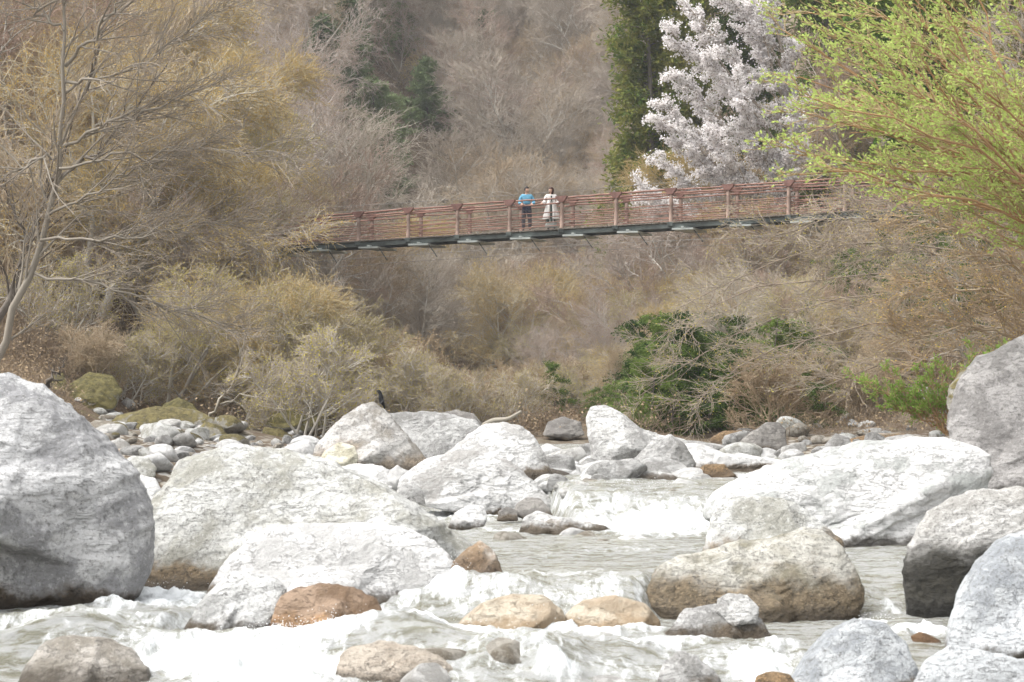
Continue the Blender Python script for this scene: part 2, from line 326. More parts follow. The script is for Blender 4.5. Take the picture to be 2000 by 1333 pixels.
HW = [(toworld(a, b), rx, ry, h) for a, b, rx, ry, h in HUMP]
def foam_at(x, y):
    f = np.zeros_like(x)
    for (cx_, cy_), rx, ry, s in FW:
        f = np.maximum(f, s * np.exp(-1.1 * (((x - cx_) / rx) ** 2 + ((y - cy_) / ry) ** 2)))
    e = .01; g = np.abs(level(x, y + .25) - level(x, y - .25)) / .5
    f = np.maximum(f, .7 * sstep(.10, .40, g)) * (y < 62)
    return f
def water_z(x, y):
    f = foam_at(x, y); z = level(x, y)
    for (cx_, cy_), rx, ry, h in HW: z = z + h * np.exp(-(((x - cx_) / rx) ** 2 + ((y - cy_) / ry) ** 2))
    k = np.clip(f, 0, 1)
    z = z + .012 * fbm(x * 2.2, y * 1.5, x * 0, 11, 4) + .014 * fbm(x * 6, y * 4.5, x * 0, 12, 4, True)
    z = z + k * (.10 * fbm(x * 2.6, y * 2.0, x * 0, 14, 4, True) + .028 * fbm(x * 12, y * 9, x * 0, 15, 3, True)) + k * .02
    return z
wm = bpy.data.materials.new('river_water'); wm.use_nodes = True; nt = wm.node_tree; nt.nodes.clear()
pos = nd(nt, 'ShaderNodeNewGeometry').outputs['Position']
fa = nd(nt, 'ShaderNodeAttribute', attribute_name='foam').outputs['Fac']
mp = nd(nt, 'ShaderNodeMapping', {'Vector': pos, 'Scale': (6., 1.6, 2.)}).outputs[0]
s1 = noise(nt, mp, 1.4, 7, .7, .6); s2 = noise(nt, pos, 16., 4, .7)
mp2 = nd(nt, 'ShaderNodeMapping', {'Vector': pos, 'Scale': (1., 2.4, 1.)}).outputs[0]; s3 = noise(nt, mp2, 2.6, 8, .78, .3)
ff = math_(nt, 'ADD', fa, math_(nt, 'MULTIPLY', math_(nt, 'SUBTRACT', s1, .5), 1.5)); ff = math_(nt, 'ADD', ff, math_(nt, 'MULTIPLY', math_(nt, 'SUBTRACT', s2, .5), .6))
fm = ramp(nt, ff, .34, 1.0)
wc = mixc(nt, ramp(nt, s3, .42, .54), (.33, .32, .24), (.66, .67, .65))
h = math_(nt, 'ADD', math_(nt, 'MULTIPLY', s3, .6), math_(nt, 'MULTIPLY', s1, .4))
bp = nd(nt, 'ShaderNodeBump', {'Height': h, 'Strength': .9, 'Distance': .12})
bp2 = nd(nt, 'ShaderNodeBump', {'Height': math_(nt, 'ADD', s2, s1), 'Strength': .5, 'Distance': .05})
tr = nd(nt, 'ShaderNodeBsdfTransparent', {0: (.86, .86, .72, 1)}); df = nd(nt, 'ShaderNodeBsdfDiffuse', {0: wc, 'Normal': bp.outputs[0]})
body = nd(nt, 'ShaderNodeMixShader', {0: .5, 1: tr.outputs[0], 2: df.outputs[0]})
gl = nd(nt, 'ShaderNodeBsdfGlossy', {0: (1, 1, 1, 1), 'Roughness': .12, 'Normal': bp.outputs[0]})
fr = nd(nt, 'ShaderNodeFresnel', {0: 1.33, 1: bp.outputs[0]}).outputs[0]
wb = nd(nt, 'ShaderNodeMixShader', {0: math_(nt, 'MINIMUM', fr, .75), 1: body.outputs[0], 2: gl.outputs[0]})
fo = nd(nt, 'ShaderNodeBsdfDiffuse', {0: mixc(nt, ramp(nt, s1, .38, .62), (.50, .52, .52), (.74, .76, .77)), 'Normal': bp2.outputs[0]})
fin = nd(nt, 'ShaderNodeMixShader', {0: fm, 1: wb.outputs[0], 2: fo.outputs[0]}); nd(nt, 'ShaderNodeOutputMaterial', {0: fin.outputs[0]})
ys = np.concatenate([16.5 * (62 / 16.5) ** np.linspace(0, 1, 1000), np.linspace(63, 66, 3)])
me, V = grid_mesh('water', lambda y: (-4. - .13 * y, 4. + .13 * y), ys, water_z, wm, 620)
at = me.attributes.new('foam', 'FLOAT', 'POINT'); at.data.foreach_set('value', foam_at(V[:, 0], V[:, 1]).astype(np.float32))
tag(obj('water', me), kind='structure')

LM = [(145, 950, 'the huge left boulder'), (560, 960, 'the lichened boulder'), (715, 840, 'the peaked boulder'), (985, 860, 'the white peak'), (1220, 850, 'the upright boulder'), (1490, 860, 'the dark angular boulder'),
      (1680, 930, 'the broad white boulder'), (1930, 800, 'the rosy slab'), (300, 830, 'the mossy ledge'), (60, 450, 'the slim leaning tree'), (660, 440, 'the left bridge end'), (1045, 400, 'the two people'), (1600, 400, 'the right bridge end'),
      (1430, 150, 'the cherry tree'), (1270, 200, 'the tall cedar'), (1800, 200, 'the green willow'), (835, 150, 'the green domed conifer'), (935, 80, 'the narrow far conifer'), (1380, 750, 'the evergreen shrubs'), (1780, 790, 'the green sapling'),
      (850, 470, 'the bridge middle'), (1230, 1010, 'the upper cascade'), (570, 820, 'the flat mossy outcrop'), (985, 815, 'the driftwood pole'), (1640, 870, 'the grey wedge stone'), (245, 920, 'the orange tinted stone')]
def near(px, py):
    a, b, t = min(LM, key=lambda l: (l[0] - px) ** 2 + (l[1] - py) ** 2); dx, dy = px - a, py - b; r = math.hypot(dx, dy)
    w = ('just ' if r < 45 else 'well ' if r > 130 else '') + (('above ' if dy < 0 else 'below ') if abs(dy) > abs(dx) * .8 else ('left of ' if dx < 0 else 'right of '))
    return w + t
# ------------------------------------------------------------------ boulders
_ico = {}
def ico(n):
    if n not in _ico:
        bm = bmesh.new(); bmesh.ops.create_icosphere(bm, subdivisions=n, radius=1)
        _ico[n] = (np.array([v.co[:] for v in bm.verts]), np.array([[v.index for v in f.verts] for f in bm.faces])); bm.free()
    return _ico[n]
def boulder(name, label, cat, pts, d, mat, depth=.8, facets=None, seed=1, sub=6, rough=1., lean=.6, group=None, pnt=None):
    pts = np.array(pts, float); c = (pts.max(0) + pts.min(0)) / 2
    if pnt is not None: c = np.array(pnt, float)
    s = d / F; q = (pts - c) * [1, -1] * s
    R0 = np.sqrt(np.ptp(q[:, 0]) * np.ptp(q[:, 1])) / 2
    # resample the outline by angle round the centre
    q2 = np.vstack([q, q[:1]]); dense = np.concatenate([q2[i] + (q2[i + 1] - q2[i]) * np.linspace(0, 1, 30, endpoint=False)[:, None] for i in range(len(q))])
    th = np.arctan2(dense[:, 1], dense[:, 0]); rr = np.hypot(dense[:, 0], dense[:, 1]); o = np.argsort(th); th = th[o]; rr = rr[o]
    tt = np.linspace(-np.pi, np.pi, 721); rt = np.interp(tt, np.concatenate([th - 2 * np.pi, th, th + 2 * np.pi]), np.tile(rr, 3))
    ker = np.exp(-.5 * (np.arange(-9, 10) / 3.) ** 2); ker /= ker.sum(); rt = np.convolve(np.concatenate([rt[-10:-1], rt, rt[1:10]]), ker, 'valid')[:721]
    D, Fc = ico(sub); x, y, z = D.T; rho = np.clip(np.hypot(x, z), 0, 1); t = np.arctan2(z, x)
    ea, eb = np.ptp(q[:, 0]) / 2, np.ptp(q[:, 1]) / 2; th_ = np.arctan2(eb * np.sin(t), ea * np.cos(t)); El = np.hypot(ea * np.cos(t), eb * np.sin(t))
    k = rho ** 2; ra = (1 - k) * np.clip(rt.mean() / R0, .7, 1) + k * np.interp(th_, tt, rt) / El
    X = ea * rho * np.cos(t) * ra; Z = eb * rho * np.sin(t) * ra
    sy = np.abs(y) ** .95; Y = np.sign(y) * sy * depth * R0
    rng = np.random.default_rng(seed)
    if facets is None:
        facets = [(rng.uniform(-1, 1), rng.uniform(.8, 2.2), rng.uniform(-.6, -.3)), (rng.uniform(-.7, .7), rng.uniform(-.6, .2), rng.uniform(-.85, -.6)), (rng.uniform(-1.4, 1.4), rng.uniform(-.4, .8), rng.uniform(-.9, -.6)), (rng.uniform(-1.4, 1.4), rng.uniform(-.2, 1.), rng.uniform(-.9, -.6))]
    w = sstep(0, .35, -y)
    kk = 34 / R0; E = [np.exp(kk * (Y))]
    for _ in range(18):
        n_ = unit(np.array([rng.uniform(-1, 1), -rng.uniform(.35, 1), rng.uniform(-.9, 1.1)])); h_ = rng.uniform(.78, .97) * np.sqrt((n_[0] * np.ptp(q[:, 0]) / 2) ** 2 + (n_[1] * depth * R0) ** 2 + (n_[2] * np.ptp(q[:, 1]) / 2) ** 2)
        E.append(np.exp(np.clip(kk * (h_ - n_[0] * X - n_[2] * Z) / n_[1], -60, 60)))
    for a, b, cc in facets: E.append(np.exp(np.clip(kk * (a * X + b * Z + cc * depth * R0), -60, 60)))
    Yf = np.log(sum(E)) / kk; Yf = np.minimum(Yf, .38 * np.minimum(Y, 0)); Y = np.where(y < 0, Yf, Y)
    Pn = np.stack([X, Y, Z], 1); N = unit(Pn / np.array([1, depth, 1]))
    f0 = 1.1 / R0; so_ = seed * 3.7
    st_ = fbm(X * f0 * .9 + Z * .6 * f0, Y * f0 * .9 + so_, (Z - .5 * X) * f0 * 1.6, seed + 21, 3) * 7; fr_ = st_ - np.floor(st_); st_ = np.floor(st_) + sstep(.35, .65, fr_)
    n = .022 * R0 * st_ * np.clip(1.3 - rho, 0, 1) + .03 * R0 * fbm(X * f0 + so_, Y * f0, Z * f0, seed, 3) + .035 * R0 * fbm(X * f0 * 2.3, Y * f0 * 2.3 + so_, Z * f0 * 2.3, seed + 5, 4, True)
    n = n + .018 * min(R0, 1.) * fbm(X * 7, Y * 7, Z * 7 + so_, seed + 9, 4) + .02 * R0 * fbm((X + Z) * f0 * 1., Y * f0, (Z - X * .5) * f0 * 7, seed + 11, 3, True)
    Pn = Pn + N * (n * rough)[:, None]; Pn[:, 1] += lean * Pn[:, 2]
    w0 = P(c[0], c[1], d)
    me = mesh(name, Pn, Fc, mat); o = obj(name, me, loc=w0); tag(o, label, cat, group)
    o['wl'] = float(level(np.array([w0[0]]), np.array([w0[1]]))[0]); return o
G1 = 'large river boulders'; G2 = 'small river rocks'
B = lambda *a, **k: boulder('boulder', *a, **k)
B('huge pale boulder with dark hollow underside filling the left edge', 'boulder', [(-330, 900), (-260, 760), (-120, 715), (0, 738), (60, 757), (130, 805), (190, 862), (250, 920), (285, 980), (292, 1040), (287, 1110), (262, 1165), (225, 1200), (120, 1215), (0, 1225), (-200, 1235), (-330, 1150)], 23.9, rock_mat('streaked_pale_granite', (.56, .56, .56), (.26, .26, .265), strata=.55, ang=38, stainh=.32, stain=(.05, .035, .02)), 1., [(.10, .55, -.86), (.9, -.1, -.9), (-.25, -2.6, -1.25), (.6, .9, -.86)], 3, 7, group=G1, lean=.25)
B('wide pale boulder with yellowish lichen behind the smooth white one', 'boulder', [(262, 1200), (275, 1120), (286, 1050), (292, 990), (312, 940), (345, 903), (400, 882), (470, 879), (545, 887), (620, 907), (700, 940), (800, 992), (870, 1030), (930, 1072), (905, 1130), (850, 1190), (560, 1220)], 26.2, R_LICH, .9, [(-.25, 1.0, -.55), (.1, -.25, -.85), (-1.0, .1, -.95)], 7, 7, group=G1)
B('smooth white boulder with grey oval patch above the brown rock', 'boulder', [(390, 1190), (415, 1140), (450, 1090), (495, 1052), (540, 1032), (600, 1026), (700, 1026), (800, 1036), (850, 1062), (888, 1100), (885, 1150), (840, 1175), (700, 1185), (520, 1200)], 24.4, R_BRIGHT, .75, [(-.1, 1.3, -.45), (.05, -.1, -.85), (.5, .3, -.8)], 11, 7, rough=.8, group=G1)
B('small pale triangular rock leaning beside the brown rock', 'rock', [(345, 1262), (370, 1210), (400, 1165), (440, 1130), (480, 1120), (530, 1130), (560, 1152), (548, 1190), (525, 1230), (490, 1265), (400, 1275)], 22.8, rock_mat('flecked_granite', (.54, .54, .53), (.33, .33, .32), strata=.1, stainh=.1), .6, [(-.5, .6, -.6), (1.2, -.3, -.6), (.2, .9, -.7)], 15, 6, group=G2)
B('rounded reddish brown wet rock above the white foam', 'rock', [(515, 1262), (530, 1205), (545, 1168), (580, 1148), (625, 1141), (690, 1150), (732, 1172), (752, 1210), (752, 1262), (640, 1280)], 22.7, R_BROWN, .8, [(-.3, .8, -.7), (.6, .2, -.8)], 18, 6, group=G2)
B('brown wedge rock with white left edge beside the rapids', 'rock', [(868, 1160), (872, 1115), (900, 1085), (936, 1059), (960, 1075), (978, 1110), (987, 1142), (950, 1170), (900, 1175)], 24.4, rock_mat('brown_face_stone', (.60, .58, .54), (.30, .21, .13), strata=.1, stainh=.45, stain=(.10, .07, .045)), .7, [(-.9, 1.3, -.35), (.3, -.2, -.6)], 21, 5, group=G2)
B('rusty round stone half hidden at left edge of brown rock', 'stone', [(505, 1200), (520, 1178), (545, 1165), (560, 1180), (555, 1215), (520, 1230)], 23.1, R_BROWN, .8, None, 22, 4, group=G2)
B('low streaked rock under shallow water in the bottom left corner', 'rock', [(20, 1395), (50, 1300), (80, 1262), (130, 1250), (200, 1256), (250, 1275), (285, 1310), (300, 1350), (160, 1380)], 20.6, rock_mat('washed_grey_stone', (.40, .375, .34), (.2, .18, .15), strata=.4, stainh=.03), 1.1, None, 25, 6, lean=.9, group=G2)
B('brownish rock washed by foam streaks at bottom centre', 'rock', [(655, 1350), (662, 1290), (690, 1268), (740, 1258), (800, 1265), (860, 1290), (900, 1325), (920, 1390), (760, 1420)], 20.4, rock_mat('washed_brown_stone', (.42, .37, .31), (.22, .175, .13), strata=.5, stainh=.05), 1., None, 27, 6, lean=.6, group=G2)
B('tan rock under thin water at bottom centre', 'rock', [(930, 1400), (950, 1335), (990, 1304), (1050, 1306), (1110, 1335), (1130, 1400)], 20.4, rock_mat('washed_tan_stone', (.40, .35, .28), (.22, .18, .13), strata=.4, stainh=.03), 1., None, 28, 5, lean=.9, group=G2)
B('left ochre rock under the fall between brown wedge and right boulder', 'rock', [(860, 1265), (900, 1215), (940, 1180), (1000, 1163), (1060, 1165), (1100, 1195), (1110, 1240), (1080, 1275)], 22.9, R_OCHRE, 1.1, [(0, 1.1, -.7), (.2, .2, -.9)], 31, 6, rough=.7, lean=.3, group=G2)
B('right ochre rock under the fall beside the brown boulder', 'rock', [(1085, 1255), (1105, 1200), (1140, 1175), (1200, 1165), (1260, 1180), (1290, 1215), (1280, 1270)], 23.0, R_OCHRE, .9, [(0, 1.1, -.7), (.2, .2, -.9)], 33, 6, rough=.7, lean=.3, group=G2)
B('big olive brown boulder with white grooved top in right foreground', 'boulder', [(1268, 1240), (1272, 1150), (1290, 1110), (1330, 1092), (1400, 1078), (1450, 1062), (1520, 1052), (1575, 1038), (1612, 1042), (1645, 1075), (1675, 1120), (1690, 1160), (1680, 1200), (1640, 1240), (1560, 1262), (1400, 1270)], 24.3, rock_mat('olive_granite', (.46, .445, .40), (.20, .185, .135), strata=.5, ang=-22, stainh=.62, stain=(.095, .072, .045)), .85, [(.18, 1.7, -.40), (-.7, -.2, -.75), (.15, -.35, -.8), (.9, .1, -.75)], 35, 7, group=G1)
B('pale grey mottled boulder behind the olive brown boulder', 'boulder', [(1360, 1110), (1378, 1050), (1390, 1010), (1420, 977), (1470, 968), (1530, 975), (1580, 1000), (1615, 1030), (1650, 1060), (1640, 1110), (1480, 1130)], 27.5, R_LICH, .8, None, 37, 6, group=G1)
B('broad white sloping boulder in front of the right bank', 'boulder', [(1370, 1010), (1400, 960), (1480, 925), (1560, 896), (1640, 878), (1720, 866), (1800, 861), (1880, 865), (1930, 885), (1947, 925), (1925, 980), (1860, 1040), (1800, 1095), (1740, 1125), (1640, 1130), (1500, 1080)], 31, rock_mat('bleached_granite', (.60, .595, .585), (.34, .35, .335), strata=.2, ang=38, fleck=.25, stainh=.1), .9, [(-.55, 1.25, -.30), (.5, -.55, -.72), (.0, .2, -.85)], 40, 7, group=G1)
B('layered pale boulder with black wet base at the right edge', 'boulder', [(1768, 1230), (1772, 1110), (1790, 1060), (1825, 1005), (1870, 975), (1930, 962), (2010, 960), (2100, 980), (2160, 1050), (2150, 1180), (1980, 1240)], 24.5, R_BASE, .8, [(-.2, 1.3, -.45), (-.9, -.1, -.85), (.1, -.9, -.85)], 43, 7, group=G1, lean=.25)
B('bluish grey rounded boulder cut by the right edge low down', 'boulder', [(1835, 1290), (1850, 1225), (1880, 1165), (1920, 1105), (1965, 1062), (2040, 1035), (2140, 1060), (2220, 1180), (2200, 1360), (1900, 1360)], 21.0, R_BLUE, .8, [(-.7, .8, -.7), (.1, .2, -.85)], 46, 7, rough=.7, group=G1)
B('rounded pale bluish boulder at the bottom right', 'boulder', [(1520, 1400), (1545, 1330), (1585, 1280), (1625, 1240), (1680, 1216), (1735, 1222), (1775, 1258), (1792, 1310), (1790, 1400), (1650, 1430)], 19.6, R_BLUE, .85, [(-.5, 1.0, -.65), (.6, .4, -.8)], 49, 7, rough=.7, group=G1)
B('low pale boulder in the bottom right corner', 'boulder', [(1770, 1420), (1785, 1340), (1810, 1298), (1870, 1272), (1950, 1285), (2040, 1300), (2100, 1380), (1950, 1440)], 19.2, R_BLUE, .9, None, 52, 6, group=G1)
B('grey angular rock in front of the olive brown boulder', 'rock', [(1290, 1290), (1300, 1240), (1345, 1195), (1400, 1185), (1450, 1192), (1490, 1215), (1515, 1260), (1500, 1310), (1400, 1340)], 22.1, R_GREY, .8, [(-.6, .8, -.55), (.7, -.1, -.65)], 55, 6, group=G2)
B('small round pale stone on top of the grey angular rock', 'stone', [(1398, 1195), (1402, 1172), (1425, 1160), (1460, 1165), (1482, 1188), (1478, 1215), (1430, 1222)], 22.2, R_WHITE, .8, None, 56, 5, group=G2)
B('small grey rock at bottom edge left of bluish boulder', 'rock', [(1280, 1350), (1300, 1295), (1325, 1275), (1365, 1285), (1405, 1325), (1420, 1370), (1340, 1390)], 19.8, R_GREY, .8, None, 58, 5, group=G2)
B('small brown stone at the bottom edge by the bluish boulder', 'stone', [(1465, 1350), (1480, 1322), (1510, 1312), (1545, 1320), (1560, 1350), (1520, 1370)], 19.4, R_TAN, .8, None, 59, 4, group=G2)
B('thin brown rock shelf between foam and right boulders', 'rock', [(1780, 1245), (1800, 1235), (1835, 1250), (1850, 1268), (1820, 1280), (1790, 1268)], 21.8, R_BROWN, .8, None, 60, 4, group=G2)
B('huge rosy grey slab boulder rising at the right edge', 'boulder', [(1845, 990), (1850, 900), (1856, 810), (1885, 755), (1935, 705), (2010, 665), (2100, 620), (2220, 640), (2280, 820), (2240, 1000), (2050, 1040)], 35, R_PINK, .7, [(-.8, .5, -.75), (.5, .2, -.8)], 62, 7, group=G1)
B('tawny mossy boulder behind the rosy slab', 'boulder', [(1850, 800), (1858, 760), (1885, 725), (1930, 700), (1975, 682), (2040, 700), (2060, 800), (1900, 860)], 38.5, R_MOSS2, .8, None, 64, 6, group=G1)
# middle distance rocks
B('grey brown peaked boulder behind the small cream stone', 'boulder', [(606, 925), (618, 870), (640, 840), (672, 812), (705, 792), (728, 788), (750, 805), (775, 835), (808, 868), (840, 905), (830, 930), (740, 945)], 43.5, rock_mat('peaked_granite', (.52, .505, .485), (.25, .23, .20), strata=.3, ang=-30, stainh=.5, stain=(.17, .135, .10)), .8, [(-.7, 1.3, -.40), (.3, -.3, -.75), (.9, .6, -.7)], 66, 6, group=G1)
B('small cream stone resting before the peaked boulder', 'stone', [(622, 905), (634, 882), (660, 865), (690, 872), (700, 895), (692, 918), (650, 925)], 41.5, rock_mat('cream_stone', (.60, .57, .47), (.42, .39, .29), strata=.1, stainh=.05), .8, [(0, 1., -.5)], 68, 5, group=G2)
B('long grey boulder behind the peaked boulders', 'boulder', [(735, 880), (745, 830), (760, 808), (820, 805), (880, 812), (930, 822), (948, 845), (920, 890), (850, 905), (780, 905)], 50, R_GREY, .7, [(.2, .9, -.5), (.1, .0, -.8)], 70, 6, group=G1)
B('low dark boulder at the foot of the far undergrowth', 'boulder', [(840, 830), (855, 808), (890, 801), (925, 808), (945, 835), (900, 850)], 56, R_DARK, .8, None, 71, 5, group=G1)
B('cracked grey rock between the two peaked boulders', 'rock', [(800, 900), (810, 862), (850, 825), (900, 818), (935, 830), (945, 850), (900, 890), (860, 910)], 46.5, R_WHITE, .7, None, 72, 6, group=G1)
B('white peaked boulder with folded face in the middle', 'boulder', [(860, 930), (870, 890), (915, 852), (950, 832), (985, 824), (1015, 832), (1045, 855), (1062, 885), (1078, 930), (1090, 965), (1000, 985), (900, 965)], 40.5, rock_mat('folded_white_granite', (.64, .635, .625), (.38, .37, .355), strata=.6, ang=55, fleck=.3), .85, [(-.7, 1.3, -.40), (.8, .2, -.7), (-.1, -.1, -.8)], 74, 7, group=G1)
B('white topped slanting slab in front of the white peak', 'boulder', [(775, 965), (782, 935), (830, 900), (890, 882), (960, 886), (1010, 915), (1050, 945), (1082, 990), (1070, 1012), (980, 1012), (900, 1000), (820, 985)], 37.8, rock_mat('slab_granite', (.60, .595, .585), (.31, .30, .285), strata=.5, ang=-35, fleck=.3), .9, [(-.35, 1.7, -.1), (.0, -.5, -.6), (.9, .1, -.7)], 76, 7, group=G1)
B('dark grey stone at the right tip of the slanting slab', 'stone', [(1003, 1005), (1008, 985), (1030, 973), (1055, 975), (1075, 995), (1080, 1015), (1040, 1022)], 36, R_DARK, .8, [(0, .3, -.6)], 78, 5, group=G2)
B('small dark stone tucked under the slanting slab', 'stone', [(970, 1018), (975, 998), (990, 990), (1010, 998), (1012, 1018)], 35.8, R_DARK, .8, None, 79, 4, group=G2)
B('thin grey rock leaning left of the slanting slab', 'rock', [(776, 968), (785, 945), (805, 942), (825, 960), (832, 985), (800, 985)], 37, R_GREY, .6, [(-.5, .8, -.4), (.8, -.5, -.5)], 80, 4, group=G2)
B('pale rock mound right of the white peaked boulder', 'rock', [(1010, 960), (1015, 925), (1060, 912), (1110, 925), (1130, 950), (1110, 980), (1050, 985)], 41, R_BRIGHT, .9, None, 81, 5, group=G2)
B('low whitish stone lying in the rapids below the slab', 'rock', [(1012, 1040), (1025, 1010), (1050, 999), (1085, 1010), (1140, 1018), (1185, 1028), (1200, 1046), (1150, 1060), (1050, 1058)], 33.2, R_WHITE, .9, [(.3, 1.2, -.4), (.6, -.2, -.7)], 82, 6, group=G2)
B('small rounded white stone left of the dark stones', 'stone', [(875, 1030), (888, 1002), (920, 988), (945, 990), (952, 1012), (945, 1032), (905, 1040)], 34, R_BRIGHT, .8, None, 84, 5, group=G2)
B('big upright pale boulder with round grey spot', 'boulder', [(1160, 925), (1150, 860), (1145, 815), (1158, 795), (1185, 793), (1215, 808), (1248, 835), (1290, 850), (1340, 860), (1360, 900), (1330, 930), (1260, 930), (1205, 930)], 44, R_WHITE, .7, [(.3, .5, -.7), (-.6, -.1, -.75), (.1, -.9, -.75)], 86, 6, group=G1, pnt=(1225, 870))
B('grey blunt boulder against the upright pale boulder', 'boulder', [(1230, 930), (1240, 895), (1275, 862), (1310, 852), (1340, 870), (1358, 905), (1345, 935), (1290, 950)], 42, R_GREY, .8, [(-.7, .8, -.5), (.5, .0, -.7)], 88, 6, group=G1)
B('undercut rock with dark hollow before the white slabs', 'rock', [(1340, 948), (1350, 925), (1380, 908), (1415, 908), (1435, 925), (1450, 945), (1400, 958)], 40, R_TAN, .8, [(-.3, 1.2, -.3), (.2, -1.2, -.6)], 90, 5, group=G2)
B('flat white slab behind the undercut rock', 'rock', [(1320, 930), (1325, 890), (1345, 866), (1380, 870), (1420, 888), (1500, 895), (1560, 905), (1540, 930), (1440, 945)], 43.5, R_BRIGHT, 1.1, [(0, 2., -.1), (0, .1, -.8)], 91, 6, group=G1)
B('low pale rock shelf above the right cascade', 'rock', [(1190, 965), (1200, 935), (1250, 920), (1310, 925), (1350, 948), (1330, 968)], 38.5, R_BRIGHT, 1.1, [(0, 1.5, -.3)], 92, 5, group=G2)
B('dark grey angular boulder on the right bank', 'boulder', [(1425, 905), (1435, 875), (1465, 850), (1498, 826), (1525, 825), (1537, 845), (1535, 885), (1515, 905), (1460, 915)], 52, R_DARK, .8, [(-.5, .6, -.6), (.9, .0, -.55)], 94, 5, group=G1)
B('brownish grey low boulder left of the dark angular boulder', 'boulder', [(1380, 885), (1390, 855), (1415, 842), (1450, 842), (1475, 855), (1480, 885), (1430, 895)], 57, R_TAN, .8, None, 95, 5, group=G1)
B('grey wedge stone on the right bank gravel', 'stone', [(1605, 900), (1612, 870), (1635, 848), (1660, 855), (1672, 885), (1650, 905)], 50, R_GREY, .8, None, 96, 5, group=G2)
B('white rounded rock in the gap left of the lichened boulder', 'rock', [(238, 985), (245, 945), (270, 928), (300, 935), (315, 965), (300, 1000)], 34, R_BRIGHT, .8, None, 97, 5, group=G2)
B('bleached white rock ledge behind the lichened boulder', 'rock', [(640, 950), (650, 915), (690, 908), (740, 912), (775, 925), (785, 960), (720, 985)], 39, R_BRIGHT, 1., [(0, 1.6, -.3), (0, 0, -.8)], 98, 6, group=G1)
B('white stone with bluish shade before the peaked boulder', 'stone', [(755, 945), (762, 920), (775, 910), (795, 920), (800, 945), (775, 955)], 38.5, R_BRIGHT, .8, None, 99, 4, group=G2)
B('rounded grey stone with mossy spot on left pebble bank', 'stone', [(228, 935), (232, 905), (255, 890), (285, 895), (305, 915), (300, 945), (260, 950)], 40, R_LICH, .8, None, 100, 5, group=G2)
B('orange tinted stone on left pebble bank', 'stone', [(212, 900), (220, 880), (245, 875), (262, 888), (258, 905), (232, 910)], 44, rock_mat('orange_stone', (.52, .42, .33), (.40, .30, .22), stainh=.03), .8, None, 101, 4, group=G2)
# mossy outcrops on the left bank
for (pts, d, m, l, s) in [
    ([(150, 850), (165, 830), (230, 812), (300, 798), (370, 800), (410, 815), (440, 845), (430, 875), (300, 885), (180, 875)], 58, R_MOSS2, 'broad mossy ledge at the foot of the left trees', 1),
    ([(310, 815), (318, 790), (345, 777), (375, 790), (395, 815), (350, 830)], 60, R_MOSS, 'domed mossy boulder with pale patch above the ledge', 2),
    ([(375, 880), (378, 845), (400, 825), (430, 835), (448, 860), (440, 885), (400, 892)], 55, R_MOSS2, 'dark olive rounded stone in front of the mossy ledge', 3),
    ([(100, 790), (130, 755), (170, 728), (215, 735), (240, 765), (225, 800), (150, 810)], 60, R_MOSS, 'large mossy boulder behind the huge left boulder', 4),
    ([(20, 740), (30, 700), (60, 682), (95, 690), (112, 715), (100, 745), (50, 755)], 62, R_MOSS2, 'bluish grey mossy boulder under the slim leaning tree', 5),
    ([(95, 765), (100, 735), (120, 730), (130, 750), (125, 775)], 57, R_MOSS, 'small mossy stone beside the dead stump', 6),
    ([(520, 830), (535, 808), (570, 795), (610, 808), (640, 830), (600, 845), (550, 842)], 60, R_MOSS, 'flat mossy outcrop left of the peaked boulder', 7),
    ([(425, 850), (440, 830), (475, 826), (495, 845), (480, 862)], 58, R_MOSS2, 'tan and mossy stone beside the ledge', 8),
    ([(500, 868), (515, 835), (545, 838), (575, 855), (560, 872)], 57, R_MOSS2, 'ochre mossed stone above the pebbles', 9),
    ([(120, 860), (140, 835), (180, 838), (215, 855), (190, 880), (140, 885)], 54, R_MOSS2, 'brown mossy slab at the end of the left ledge', 10),
    ([(1790, 860), (1760, 845), (1700, 850), (1640, 862), (1650, 885), (1740, 890), (1800, 885)], 52, R_TAN, 'brown weathered slab behind the broad white boulder', 11),
    ([(1060, 850), (1070, 825), (1100, 815), (1135, 825), (1140, 850), (1100, 865)], 58, R_DARK, 'dark shaded rock left of the upright boulder', 12)]:
    B(l, 'boulder', pts, d, m, .9, None, 200 + s, 5, group='mossy rocks along the banks')

